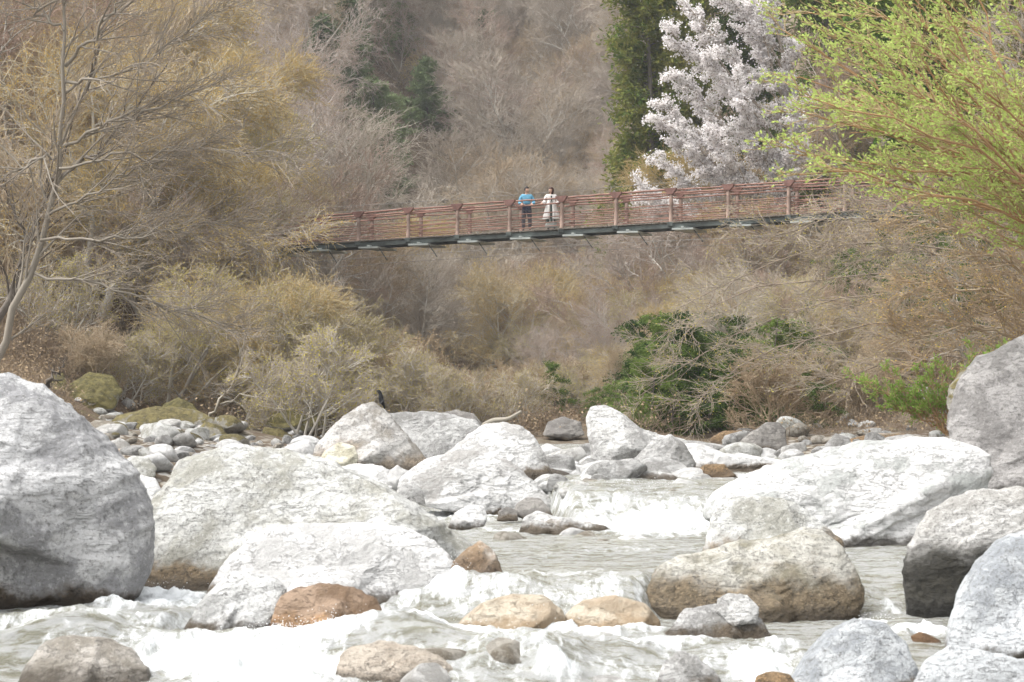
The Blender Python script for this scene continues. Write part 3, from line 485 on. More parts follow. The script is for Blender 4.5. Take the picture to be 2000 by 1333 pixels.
# loose stones on the banks and between the boulders
STONES = []
for k, (m, sq) in enumerate([(R_SMALL, .7), (R_BRIGHT, .6), (R_GREY, .75), (R_TAN, .65), (R_LICH, .8), (R_MOSS2, .6)]):
    D, Fc = ico(4); rng = np.random.default_rng(900 + k); Q = D.copy()
    for _ in range(7):
        n_ = unit(rng.normal(size=3)); dd = rng.uniform(.55, .8); t = D @ n_; Q = Q - np.maximum((Q @ n_) - dd, 0)[:, None] * n_ * .85
    Q = Q * [1.2, .9, sq]; Q = Q * (1 + .08 * fbm(*(D.T * 1.7 + k * 5), k, 4))[:, None]
    STONES.append(mesh('stone', Q, Fc, m))
rs = np.random.default_rng(5)
def stones(n, pxr, pyr, dr, size, mats, label, group, sink=.25, name='stone'):
    for _ in range(n):
        d = rs.uniform(*dr); px = rs.uniform(*pxr); x = (px - 1000) / F * d; z = max(float(ground(np.array([x]), np.array([d]))[0]), float(level(np.array([x]), np.array([d]))[0]) - .1)
        s = size[0] * (size[1] / size[0]) ** (rs.random() ** 1.6)
        o = obj(name, STONES[rs.choice(mats)], loc=(x, d, z + s * sink)); o.scale = (s, s * rs.uniform(.8, 1.2), s * rs.uniform(.8, 1.1)); o.rotation_euler = (rs.uniform(-.3, .3), rs.uniform(-.3, .3), rs.uniform(0, 6.3))
        v_, w_ = proj(np.array([x, d, z])); k_ = STONES.index(o.data); sz = 'tiny' if s < .14 else 'small' if s < .26 else 'chunky'
        tag(o, sz + ' ' + ['pale grey', 'whitish', 'mid grey', 'tan', 'mottled olive', 'mossy'][k_] + ' ' + name + ' ' + near(v_, w_), name, group); o['wl'] = -5.
stones(95, (150, 680), 0, (44, 62), (.10, .38), [0, 0, 0, 1, 1, 2, 3], 'small pale rounded stone on the left pebble bank', 'stones on the left pebble bank')
stones(30, (180, 460), 0, (50, 62), (.15, .5), [5, 3, 4, 5], 'brownish mossy stone on the left pebble bank', 'mossy stones on the left pebble bank')
stones(62, (1400, 1860), 0, (46, 66), (.10, .45), [0, 2, 2, 3, 3, 4], 'small grey brown stone on the right bank', 'stones on the right bank')
stones(40, (1040, 1220), 0, (38, 52), (.08, .32), [0, 1, 2, 3, 0], 'small stone heaped beside the upright pale boulder', 'stones beside the upright boulder')
stones(22, (860, 1200), 0, (32.5, 37.5), (.08, .26), [0, 1, 2, 3], 'small stone in the white rapids', 'stones in the rapids')
stones(18, (1040, 1420), 0, (33.5, 37.5), (.12, .30), [3, 3, 1, 0], 'tan stone in the upper cascade', 'stones in the upper cascade', .1)
stones(20, (180, 330), 0, (30, 46), (.12, .4), [0, 1, 1, 4], 'pale stone in the gap beside the huge left boulder', 'stones beside the left boulder')

stones(26, (930, 1250), 0, (31.5, 34.5), (.1, .28), [0, 1, 3, 3], 'x', 'stones below the upper cascade', .15)
stones(9, (700, 1300), 0, (19.9, 21.0), (.14, .30), [3, 3, 0, 2], 'x', 'half sunken rocks at the bottom', .6, 'rock')
stones(46, (1060, 1240), 0, (37.5, 50), (.2, .5), [0, 1, 1, 2], 'rough pale rock heaped between the white peak and the upright boulder', 'rocks heaped mid river', name='rock')
stones(40, (1180, 1620), 0, (39, 52), (.2, .6), [1, 1, 0, 2], 'flat whitish rock before the right bank', 'whitish rocks before the right bank', .1, 'rock')
stones(40, (560, 900), 0, (41, 56), (.15, .5), [0, 1, 1, 2], 'pale rock around the grey brown peaked boulder', 'pale rocks around the peaked boulder', .2, 'rock')
stones(60, (170, 640), 0, (42, 60), (.15, .4), [0, 1, 1, 2, 3], 'pale cobble lying on the left bank', 'cobbles on the left bank', .2, 'cobble')
# driftwood log, black bird
mb = MB(); a_, b_ = P(945, 832, 46), P(1018, 806, 45.5)
t = np.linspace(0, 1, 12)[:, None]; w = a_ + (b_ - a_) * t; w[:, 2] += .03 * np.sin(t[:, 0] * 7) ; mb.tube(w, np.linspace(.06, .025, 12), 8)
mb.tube([w[7], w[7] + [.25, 0, .16]], [.025, .01], 6)
tag(mb.build('driftwood_log', T_PALE, smooth=True, loc=a_), 'bleached driftwood pole lying behind the white peaked boulder', 'driftwood')

# ------------------------------------------------------------------ suspension bridge
BX, BY, BT = -.1, 95., math.radians(20); BC, BS = math.cos(BT), math.sin(BT)
def b_t(px, off=0.): u = (px - 1000) / F; return (u * BY - BX) / (BC + BS * u)
_px = np.array([600, 700, 797, 893, 995, 1097, 1203, 1310, 1422, 1540, 1650, 1760.]); _pb = np.array([475, 471, 466, 461, 454, 447, 440, 433, 425, 418, 413, 409.]); _pt = np.array([421, 415, 408, 400, 393, 385, 377, 368, 360, 352, 346, 341.])
_t = np.array([b_t(p) for p in _px]); _y = BY - _t * BS
_zb = np.polyfit(_t, CZ + (HY - _pb) / F * _y, 2); _zt = np.polyfit(_t, CZ + (HY - _pt) / F * _y, 2)
T0, T1 = b_t(470) - 3, b_t(1760) + 4
WID = 1.35; away = np.array([BS, BC, 0.])
def bp_(t, h=0., w=0.): return np.array([BX + t * BC, BY - t * BS, np.polyval(_zb, t) + h]) + away * w
def hgt(t): return np.polyval(_zt, t) - np.polyval(_zb, t)
def simple(name, col, rough=.8, sc=3., var=.5):
    m, nt, p = M(name, rough, .2); oc = nd(nt, 'ShaderNodeTexCoord').outputs['Object']; n = noise(nt, oc, sc, 5, .7)
    c = mixc(nt, ramp(nt, n, .3, .7), [x * (1 - var) for x in col], [min(1, x * (1 + var * .6)) for x in col]); nt.links.new(c, p.inputs['Base Color']); return m
W_RED = simple('red_brown_log_paint', (.28, .155, .12), .7, 2., .35); W_POST = simple('weathered_log_post', (.26, .185, .15), .8, 3., .35)
W_BRK = simple('red_steel_bracket', (.22, .12, .10), .6, 4., .3); S_GREY = simple('grey_steel_girder', (.11, .125, .118), .6, 1.5, .4); S_PALE = simple('galvanised_crossbeam', (.42, .45, .43), .5, 3., .2)
W_DECK = simple('weathered_deck_planks', (.20, .18, .15), .9, 6., .5); CABLE = simple('steel_cable', (.25, .24, .22), .5, 2., .2); CONC = simple('aged_concrete', (.30, .29, .26), .9, 2., .3)
br = empty('suspension_bridge', bp_(0), 'long red brown railed footbridge hanging high across the gorge', 'footbridge')
def bpart(mb, name, mat, smooth=False): return mb.build(name, mat, br, smooth, bp_(0)) if False else _bp(mb, name, mat, smooth)
def _bp(mb, name, mat, smooth):
    V = np.concatenate(mb.v) - bp_(0); return obj(name, mesh(name, V, np.concatenate(mb.f), mat, smooth=smooth), br)
tan = np.array([BC, -BS, 0]); axm = np.array([tan, away, [0, 0, 1.]])
tl = np.arange(T0, T1, .16); mb = MB()
for t in tl: mb.box(bp_(t, -.02, WID / 2), [.07, WID / 2 + .12 + .03 * math.sin(t * 37), .022], axm)
_bp(mb, 'deck', W_DECK, False)
tt = np.linspace(T0, T1, 60)
for w in (0., WID):
    mb = MB()
    for a, b in zip(tt[:-1], tt[1:]):
        p0, p1 = bp_(a, -.16, w), bp_(b, -.16, w); mb.box((p0 + p1) / 2, [np.linalg.norm(p1 - p0) / 2, .045, .085], [unit(p1 - p0), away, np.cross(unit(p1 - p0), away)])
    _bp(mb, 'girder', S_GREY, False)
tp = np.array([b_t(p) for p in [505, 603, 700, 797, 893, 995, 1097, 1203, 1310, 1422, 1540, 1650, 1765]])
for i, t in enumerate(tp):
    mb = MB(); mb.box(bp_(t + .55, -.31, WID / 2), [.42, WID / 2 + .30, .035], axm); mb.box(bp_(t + .55, -.26, WID / 2), [.05, WID / 2 + .3, .05], axm); _bp(mb, 'crossbeam', S_PALE, False)
    mb = MB(); mb.tube([bp_(t + .9, -.33, .0), bp_(t + 1.35, -.85, -.25)], .02, 6); _bp(mb, 'brace_rod', S_GREY, True)
    for w in (0., WID):
        H = hgt(t); mb = MB(); mb.tube([bp_(t, -.12, w), bp_(t + .02, H * .5, w), bp_(t, H, w)], [.085, .075, .075], 10); po = _bp(mb, 'post', W_POST, True)
        mb = MB(); V = []
        for dy in (-.095, .095):
            for (dx, dz) in ((-.23, 0.02), (.23, 0.02), (.23, -.04), (.08, -.22), (-.08, -.22), (-.23, -.04)): V.append(bp_(t + dx, H + dz, w + dy))
        Fq = [[0, 1, 2, 5], [5, 2, 3, 4], [6, 11, 8, 7], [11, 10, 9, 8], [0, 6, 7, 1], [1, 7, 8, 2], [2, 8, 9, 3], [3, 9, 10, 4], [4, 10, 11, 5], [5, 11, 6, 0]]
        mb.add(np.array(V), Fq); V = np.concatenate(mb.v) - bp_(0); obj('bracket', mesh('bracket', V, np.concatenate(mb.f), W_BRK, smooth=False), po)
        mb = MB(); mb.box(bp_(t, -.09, w - .08), [.11, .04, .07], axm); mb.tube([bp_(t - .07, -.03, w - .16), bp_(t - .07, -.2, w - .16)], .015, 6); V = np.concatenate(mb.v) - bp_(0); obj('shoe', mesh('shoe', V, np.concatenate(mb.f), S_GREY, smooth=False), po)
rr_ = np.random.default_rng(3)
for w in (0., WID):
    for fr_, r in ((.97, .036), (.80, .028), (.52, .019), (.38, .018), (.24, .018), (.10, .018)):
        mb = MB()
        for a, b in zip(tp[:-1], tp[1:]):
            s = np.linspace(a - .12, b + .12, 7); o1, o2 = rr_.uniform(-.025, .025, 2)
            pts = [bp_(q, hgt(q) * fr_ + o1 + (o2 - o1) * k / 6 + rr_.uniform(-.012, .012), w + (.07 if w == 0 else -.07)) for k, q in enumerate(s)]
            mb.tube(pts, r * rr_.uniform(.85, 1.15), 8)
        _bp(mb, 'rail', W_RED, True)
for w, h0, r in ((WID + .05, .35, .009), (WID + .08, .12, .008), (-1.0, -.75, .010), (WID + 1.0, -.75, .01)):
    mb = MB(); s = np.linspace(T0, T1, 40); mb.tube([bp_(q, (hgt(q) + h0 + .0012 * (q) ** 2) if h0 > 0 else h0 - .001 * q * q, w) for q in s], r, 6); _bp(mb, 'cable', CABLE, True)
mb = MB()
for t in (T0 - .6, T1 + .6): mb.box(bp_(t, -1.0, WID / 2), [1.0, 1.4, 1.0], axm)
_bp(mb, 'abutment', CONC, False)

# ------------------------------------------------------------------ the two people on the bridge
def skin(name, nodes, edges, mat, parent, sub=2, smooth=True):
    me = bpy.data.meshes.new(name); me.from_pydata([n[0] for n in nodes], edges, []); me.materials.append(mat)
    o = obj(name, me, parent); m = o.modifiers.new('skin', 'SKIN'); m.use_smooth_shade = True; sv = me.skin_vertices[0].data
    for i, n in enumerate(nodes):
        r = n[1]; sv[i].radius = (r, r) if np.isscalar(r) else r
        sv[i].use_root = i == 0
    s = o.modifiers.new('sub', 'SUBSURF'); s.levels = sub; s.render_levels = sub
    return o
def flat(name, c, r=.8):
    m, nt, p = M(name, r, .2); oc = nd(nt, 'ShaderNodeTexCoord').outputs['Object']; n = noise(nt, oc, 9., 3)
    nt.links.new(mixc(nt, ramp(nt, n, .3, .7), [x * .8 for x in c], c), p.inputs['Base Color']); return m
SKIN = flat('skin', (.62, .40, .30), .5); HAIR = flat('black_hair', (.025, .02, .018), .5); HAIR2 = flat('dark_brown_hair', (.07, .035, .025), .5)
BLUE = flat('light_blue_fabric', (.16, .42, .60)); NAVY = flat('navy_fabric', (.03, .035, .06)); GREYF = flat('charcoal_trousers', (.11, .105, .115)); SHOE = flat('dark_shoes', (.05, .045, .045))
WHITE = flat('white_coat_fabric', (.80, .78, .75)); DRESS = flat('dark_green_dress', (.06, .08, .07)); GREYG = flat('pale_grey_skirt_hem', (.45, .47, .44)); EYE = flat('eye', (.02, .015, .01), .3)
def head(body_parent, c, yaw, hairmat, long_):
    D, Fc = ico(4); x, y, z = D.T                                   # face looks along -y before yaw
    V = D * [.083, .100, .125]; V[:, 0] *= 1 - .22 * np.clip(-z, 0, 1) ** 1.5
    nose = np.exp(-((x / .22) ** 2 + ((z + .08) / .22) ** 2)) * (y < 0); V[:, 1] -= .024 * nose
    V[:, 1] += .012 * np.exp(-(((np.abs(x) - .38) / .18) ** 2 + ((z - .12) / .12) ** 2)) * (y < 0)
    V[:, 1] -= .008 * np.exp(-((x / .3) ** 2 + ((z + .45) / .07) ** 2)) * (y < 0)
    V[:, 0] += np.sign(x) * .014 * np.exp(-(((y - .05) / .2) ** 2 + (z / .28) ** 2)) * (np.abs(x) > .8)
    cz_, sz = math.cos(yaw), math.sin(yaw); R = np.array([[cz_, sz, 0], [-sz, cz_, 0], [0, 0, 1]])
    eyes = MB()
    for sx in (-1, 1):
        E, Fe = ico(2); eyes.add((E * .011 + [sx * .030, -.078, .014]) @ R + c, np.c_[Fe, Fe[:, 2:3]])
    hv = D * ([.099, .117, .137] if not long_ else [.104, .122, .139]); front = (y < -.25) & (z < .30 + .1 * (-y))
    hv = np.where(front[:, None], D * [.06, .07, .09], hv); low = (z < -.15) & (y > -.25)
    if long_: hv[:, 2] = np.where(low, hv[:, 2] * 1.5, hv[:, 2])
    else: hv = np.where((z < -.35)[:, None], D * [.05, .06, .08], hv)
    hv = hv * (1 + .05 * vn(*(D.T * 5), 3))[:, None]
    return V @ R + c, Fc, hv @ R + c + [0, 0, .006], eyes
def arm(nodes, edges, root, pts, rad):
    p = root
    for q, r in zip(pts, rad): nodes.append((tuple(q), r)); edges.append((p, len(nodes) - 1)); p = len(nodes) - 1
    return p
def hand(nodes, edges, w, sgn, drop=0):                     # five finger chains leaving the palm at node w
    p = np.array(nodes[w][0]); nodes.append((tuple(p + [0, -.07, -.01]), (.036, .018))); edges.append((w, len(nodes) - 1)); pl = len(nodes) - 1
    for k in range(4):
        L = (.065, .078, .072, .055)[k]; a = p + [sgn * (-.030 + .02 * k), -.10, -.012]; arm(nodes, edges, pl, [a, a + [0, -L * .5, -.012], a + [0, -L * .75, -.05]], [.010, .009, .008])
    a = p + [-sgn * .045, -.045, -.008]; arm(nodes, edges, w, [a, a + [-sgn * .008, -.04, -.02]], [.011, .009])
def person(label, px, coat, rail_w=.45, hgt_=1.72, yaw=0., male=True):
    t = b_t(px) ; base = bp_(t, .0, rail_w); k = hgt_ / 1.72
    root = empty('person', base, label, 'person', None, -BT * 0, k)
    hy = -.36; hz = 1.02; w = .125
    n = [((0, 0, .93), (.13, .10)), ((0, .0, 1.12), (.125, .09)), ((0, -.01, 1.34), (.15, .095)), ((0, -.01, 1.44), (.06, .055)), ((0, -.015, 1.53), (.05, .05)), ((0, -.02, 1.60), (.07, .075))]
    e = [(0, 1), (1, 2), (2, 3), (3, 4), (4, 5)]
    ends = []
    for s in (-1, 1):
        tgt = (s * .20, hy, hz + .03) if male else ((s * .22, hy, hz + .03) if s > 0 else (-.40, hy, hz + .05))
        pt = [(s * .16, -.01, 1.39), (s * .235, .02, 1.33), (s * .27, .0, 1.10), (tgt[0], tgt[1] + .05, tgt[2]), tgt]
        ends.append((arm(n, e, 2, pt, [.06, .055, .042, .028, .026]), s))
        arm(n, e, 0, [(s * .09, 0, .82), (s * w, -.01, .48), (s * w, .02, .09), (s * w, -.02, .04), (s * w * 1.15, -.16, .035)], [.095, .06, .04, .04, .03])
    for ww, s in ends: hand(n, e, ww, s)
    body = skin('body', n, e, SKIN, root)
    hV, hF, hairV, eyes = head(root, np.array([0, -.02, 1.62]), yaw, None, not male)
    obj('head', mesh('head', hV, hF, SKIN), root); obj('hair', mesh('hair', hairV, hF, HAIR if male else HAIR2), root); obj('eyes', mesh('eyes', np.concatenate(eyes.v), np.concatenate(eyes.f)[:, :3], EYE), root)
    top = coat; n = [((0, 0, 1.02), (.165, .125)), ((0, 0, 1.15), (.16, .12)), ((0, -.01, 1.32), (.185, .125)), ((0, -.01, 1.43), (.09, .075))]; e = [(0, 1), (1, 2), (2, 3)]
    for s in (-1, 1):
        tx = s * .22 if (male or s > 0) else -.37
        arm(n, e, 2, [(s * .165, -.01, 1.39), (s * .225, .02, 1.32), (s * .285, .0, 1.10), (tx, hy + .09, hz + .06)], [.08, .078, .07 if not male else .062, .05])
    skin('jacket' if male else 'coat_top', n, e, top, root)
    D, Fc = ico(5); x, y, z = D.T; r = np.hypot(x, y)
    def skirt(name, z0, z1, w0, w1, mat, seed, flare=1.3, gap=0):
        zz = (z + 1) / 2; u = zz ** .8; w_ = w1 + (w0 - w1) * u ** flare; rr = np.clip(r * 3, 0, 1); a = np.arctan2(y, x); fold = 1 + .07 * (1 - zz) * np.sin(a * 9 + seed)
        V = np.stack([np.cos(a) * w_ * rr * fold, np.sin(a) * w_ * rr * fold * .72, z1 + (z0 - z1) * zz], 1)
        if gap: V[:, 1] += gap * np.exp(-((np.cos(a) / .16) ** 2)) * (np.sin(a) < 0) * (r > .2)
        return obj(name, mesh(name, V, Fc, mat), root)
    if male:
        skirt('tied_jacket', 1.05, .70, .165, .19, NAVY, 2)
        n = [((0, 0, .90), (.15, .115))]; e = []
        for s in (-1, 1): arm(n, e, 0, [(s * .10, 0, .78), (s * w, -.01, .48), (s * w, .01, .12)], [.115, .082, .068])
        skin('trousers', n, e, GREYF, root)
    else:
        skirt('long_coat', 1.2, .42, .17, .36, WHITE, 1, 1.2, .22); skirt('dress', 1.1, .30, .13, .22, DRESS, 3); skirt('skirt_hem', .46, .10, .20, .24, GREYG, 5)
        mb = MB(); mb.box([0.01, -.135, 1.27], [.03, .012, .12]); mb.build('scarf', DRESS, root)
    n = []; e = []
    for s in (-1, 1):
        b = len(n); n += [((s * w, .03, .06), .045), ((s * w, -.06, .045), .045), ((s * w * 1.15, -.17, .035), .032)]; e += [(b, b + 1), (b + 1, b + 2)]
    for i, s in enumerate((-1, 1)):
        me_n = n[i * 3:i * 3 + 3]; skin('shoe', me_n, [(0, 1), (1, 2)], SHOE, root)
    return root
person('person in light blue top and dark trousers leaning on the bridge rail', 1021, BLUE, .46, 1.74, math.radians(38), True)
person('person in long white coat standing at the bridge rail', 1069, WHITE, .46, 1.66, math.radians(-50), False)

# black bird on the peaked boulder
bl = flat('black_feathers', (.015, .015, .017), .5); q = P(742, 795, 43.3)
n = [((0, 0, .12), .055), ((.02, 0, .19), .05), ((.0, 0, .25), .032), ((-.02, 0, .29), .034), ((-.06, 0, .29), .012), ((.06, 0, .05), .03), ((.09, 0, -.04), .015)]
bd = skin('bird', n, [(0, 1), (1, 2), (2, 3), (3, 4), (0, 5), (5, 6)], bl, None); bd.location = q; tag(bd, 'small black bird perched on the peaked boulder', 'bird')

# ------------------------------------------------------------------ trees
def grow(p, d, L, K, wander, bias, rng):
    N = len(p); out = np.empty((N, K, 3)); out[:, 0] = p; d = unit(d); L = np.broadcast_to(L, (N,)); b = np.broadcast_to(np.asarray(bias, float), (N, 3))
    for k in range(1, K):
        d = unit(d + wander * rng.normal(size=(N, 3)) + b); out[:, k] = out[:, k - 1] + d * (L / (K - 1))[:, None]
    return out
def kids(Pt, R, n, t0, t1, ang, rng, flat_=0., up=0.):
    N, K, _ = Pt.shape; t = (t0 + (t1 - t0) * ((np.arange(n)[None] + rng.random((N, n))) / n)) * (K - 1)
    i = np.minimum(t.astype(int), K - 2); f = (t - i)[..., None]; r = np.arange(N)[:, None]
    p = Pt[r, i] * (1 - f) + Pt[r, i + 1] * f; T = unit(Pt[r, i + 1] - Pt[r, i]); rad = R[r, i] * (1 - f[..., 0]) + R[r, i + 1] * f[..., 0]
    q = rng.normal(size=p.shape); q[..., 2] *= (1 - flat_); q[..., 2] += up; q = unit(q - (q * T).sum(-1, keepdims=True) * T)
    a = rng.uniform(*ang, size=(N, n, 1)); d = np.cos(a) * T + np.sin(a) * q
    return p.reshape(-1, 3), d.reshape(-1, 3), rad.reshape(-1), (t / (K - 1)).reshape(-1)
def rad(r0, K, tip=.25): return r0[:, None] * (1 - (1 - tip) * np.linspace(0, 1, K)[None])
def finish(root, wood, twigs, leaves, tm, wm_, lm, sides=3, woodname='trunk', crownname='crown', leafname='leaves'):
    Vs, Fs, n = [], [], 0
    for Pt, R, s in wood: V, Fc = tubes(Pt, R, s); Vs.append(V); Fs.append(Fc + n); n += len(V)
    obj(woodname, mesh(woodname, np.concatenate(Vs), np.concatenate(Fs), wm_), root)
    Vs, Fs, n = [], [], 0
    for Pt, R in twigs: V, Fc = tubes(Pt, R, sides); Vs.append(V); Fs.append(Fc + n); n += len(V)
    cr = obj(crownname, mesh(crownname, np.concatenate(Vs), np.concatenate(Fs), tm), root)
    if leaves is not None: obj(leafname, mesh(leafname, leaves[0], leaves[1], lm, smooth=False), cr)
def pick(Pt, n, rng, t0=.3):                       # n random points on each polyline
    N, K, _ = Pt.shape; t = rng.uniform(t0, 1, (N, n)) * (K - 1); i = np.minimum(t.astype(int), K - 2); f = (t - i)[..., None]; r = np.arange(N)[:, None]
    return (Pt[r, i] * (1 - f) + Pt[r, i + 1] * f).reshape(-1, 3)
def bare_tree(name, label, cat, seed, H, tm, bud, nb=(16, 8, 7, 5), nbud=2, bsize=.06, lean=(0, 0, 0), flat_=.4, th=.011, wmat=None, spread=.5, group=None, multi=1, up=.06, stems=.9):
    rng = np.random.default_rng(seed); root = empty(name, (0, 0, 0), label, cat, group); lean = np.array(lean, float)
    p0 = rng.normal(size=(multi, 3)) * [.25, .25, 0]; d0 = np.tile([0, 0, 1.], (multi, 1)) + (rng.normal(size=(multi, 3)) * .35 if multi > 1 else 0) + lean
    L0 = grow(p0, d0, H * stems * rng.uniform(.8, 1, multi), 9, .09, lean * .1 + [0, 0, .05], rng); R0 = rad(np.full(multi, H * .013), 9, .2)
    p, d, r, t = kids(L0, R0, nb[0], .15, 1., (.6, 1.2), rng, 0, .15); L1 = grow(p, d, H * spread * (1.05 - .6 * t) * rng.uniform(.7, 1.15, len(p)), 7, .13, lean * .12 + [0, 0, up], rng); R1 = rad(r * .55 + .006, 7, .3)
    p, d, r, t = kids(L1, R1, nb[1], .15, 1., (.4, 1.0), rng, flat_); L2 = grow(p, d, H * .24 * (1.1 - .6 * t) * rng.uniform(.6, 1.2, len(p)), 6, .16, lean * .1 + [0, 0, up * .6], rng); R2 = rad(r * .55 + .005, 6, .4)
    p, d, r, t = kids(L2, R2, nb[2], .15, 1., (.4, .9), rng, flat_); L3 = grow(p, d, H * .12 * rng.uniform(.6, 1.2, len(p)), 4, .18, [0, 0, up * .5], rng); R3 = np.full(L3.shape[:2], th) * [1.2, 1, .8, .6]
    p, d, r, t = kids(L3, R3, nb[3], .2, 1., (.4, .9), rng, flat_); L4 = grow(p, d, H * .06 * rng.uniform(.5, 1.2, len(p)), 3, .15, [0, 0, 0], rng); R4 = np.full(L4.shape[:2], th) * [.8, .65, .5]
    lv = None
    if bud is not None:
        c = np.concatenate([pick(L4, nbud, rng, .2), pick(L3, nbud, rng, .4)]); c = c + rng.normal(size=c.shape) * .02; lv = quads(c, bsize, rng, .5)
    finish(root, [(L0, R0, 8), (L1, R1, 5), (L2, R2, 4)], [(L3, R3), (L4, R4)], lv, tm, wmat or tm, bud, leafname='buds')
    return root
def conifer(name, label, cat, seed, H, W, lm, nb=90, ns=26, nl=6, lsize=.22, droop=-.05, base=.12, group=None, power=.8, clump=.16):
    rng = np.random.default_rng(seed); root = empty(name, (0, 0, 0), label, cat, group)
    L0 = grow(np.zeros((1, 3)), np.array([[0, 0, 1.]]), H, 10, .02, 0, rng); R0 = rad(np.array([H * .014]), 10, .1)
    p, d, r, t = kids(L0, R0, nb, base, .99, (1.1, 1.6), rng, .6); d[:, 2] += .1; lob = 1 + .3 * np.sin(np.arctan2(d[:, 1], d[:, 0]) * 2 + t * 9 + seed)
    L1 = grow(p, d, W * ((1 - t) ** power + .06) * rng.uniform(.65, 1.15, len(p)) * lob, 6, .08, [0, 0, droop], rng); R1 = rad(r * .3 + .01, 6, .3)
    p, d, r, t = kids(L1, R1, ns, .12, 1., (.3, 1.1), rng, .3); ln = H * .03 + .12; L2 = grow(p, d, ln * rng.uniform(.5, 1.3, len(p)), 3, .1, [0, 0, droop * 2], rng)
    c = pick(L2, nl, rng, .1); c = c + rng.normal(size=c.shape) * clump * .5; ax = np.repeat(unit(L2[:, 2] - L2[:, 0]), nl, 0); lv = quads(c, lsize, rng, .32, ax, .45)
    finish(root, [(L0, R0, 8)], [(L1, R1)], lv, T_DARK, T_DARK, lm); return root
def gz(x, y): return float(ground(np.array([float(x)]), np.array([float(y)]))[0])

# prototypes; each is later moved to its first place, then copied
GB = 'bare trees on the far hillside'
PROTO = {
 'gA': bare_tree('bare_tree', '', 'bare tree', 1, 9, T_GREY, None, wmat=T_LIMB, lean=(.2, 0, 0)),
 'gB': bare_tree('bare_tree', '', 'bare tree', 2, 9, T_BROWN, L_RUST, nbud=1, bsize=.05, wmat=T_LIMB, multi=2, nb=(9, 8, 7, 5)),
 'gC': bare_tree('bare_tree', '', 'bare tree', 3, 9, T_RED, L_RUST, nbud=2, bsize=.055, wmat=T_LIMB, multi=3, nb=(6, 8, 7, 5)),
 'oA': bare_tree('budding_tree', '', 'budding tree', 4, 8, T_TAN, L_OCHRE, nbud=6, bsize=.05, lean=(.35, -.05, 0), flat_=.6, wmat=T_LIMB, multi=2, nb=(9, 8, 7, 5), up=0.02),
 'oB': bare_tree('budding_tree', '', 'budding tree', 5, 8, T_GREY, L_YELLOW, nbud=6, bsize=.045, lean=(.4, 0, 0), flat_=.6, wmat=T_LIMB, multi=3, nb=(6, 8, 7, 5), up=.0),
 'oC': bare_tree('budding_tree', '', 'budding tree', 6, 7, T_GREY, L_OLIVE, nbud=6, bsize=.045, lean=(.45, 0, -.1), flat_=.6, wmat=T_LIMB, multi=4, nb=(5, 8, 7, 5), up=.0),
 'bA': bare_tree('leafless_shrub', '', 'shrub', 7, 3.2, T_BROWN, L_DEAD, nbud=1, bsize=.06, multi=7, nb=(6, 6, 5, 4), th=.007, wmat=T_BROWN, stems=.8),
 'bB': bare_tree('leafless_shrub', '', 'shrub', 8, 3.0, T_GREY, L_OLIVE, nbud=1, bsize=.05, multi=7, nb=(6, 6, 5, 4), th=.007, wmat=T_LIMB, stems=.8),
 'cA': conifer('conifer_tree', '', 'conifer', 11, 9, 2.6, L_FIR, 90, 26, 6, .34, -.04, .05, clump=.3),
 'cB': conifer('conifer_tree', '', 'conifer', 12, 8, 3.2, L_FIR, 90, 26, 6, .34, -.04, .05, power=.5, clump=.3),
 'sA': conifer('evergreen_shrub', '', 'evergreen shrub', 13, 3.2, 1.5, L_SHRUB, 44, 20, 11, .10, -.12, .03, power=.45, clump=.1),
 'sB': conifer('evergreen_shrub', '', 'evergreen shrub', 14, 2.6, 1.8, L_SHRUB, 44, 20, 11, .10, -.18, .03, power=.35, clump=.1),
}
PH = {'gA': 9, 'gB': 8.5, 'gC': 8.5, 'oA': 7.5, 'oB': 7.5, 'oC': 6.5, 'bA': 2.9, 'bB': 2.8, 'cA': 9, 'cB': 8, 'sA': 3.2, 'sB': 2.6}
used = set(); rf = np.random.default_rng(77)
def plant(k, x, y, sc, rz, label, group, dz=-.1):
    z = gz(x, y) + dz
    if k in used: r = copy_tree(PROTO[k], (x, y, z), rz, sc, label, group)
    else:
        used.add(k); r = PROTO[k]; r.location = (x, y, z); r.rotation_euler = (0, 0, rz); r.scale = (sc,) * 3; r['label'] = label; r['group'] = group
    return r
def toprow(px, d):           # highest photo row a crown may reach so that it leaves the bridge free
    if d > 101: return 395 if (d < 114 and 1180 < px < 1640) else -400
    return float(np.interp(px, [0, 520, 610, 660, 740, 800, 860, 910, 970, 1060, 1200, 1350, 1480, 1600, 1720, 2000], [-400, -400, 430, 510, 540, 600, 680, 735, 690, 610, 560, 530, 530, 480, 400, -400]))
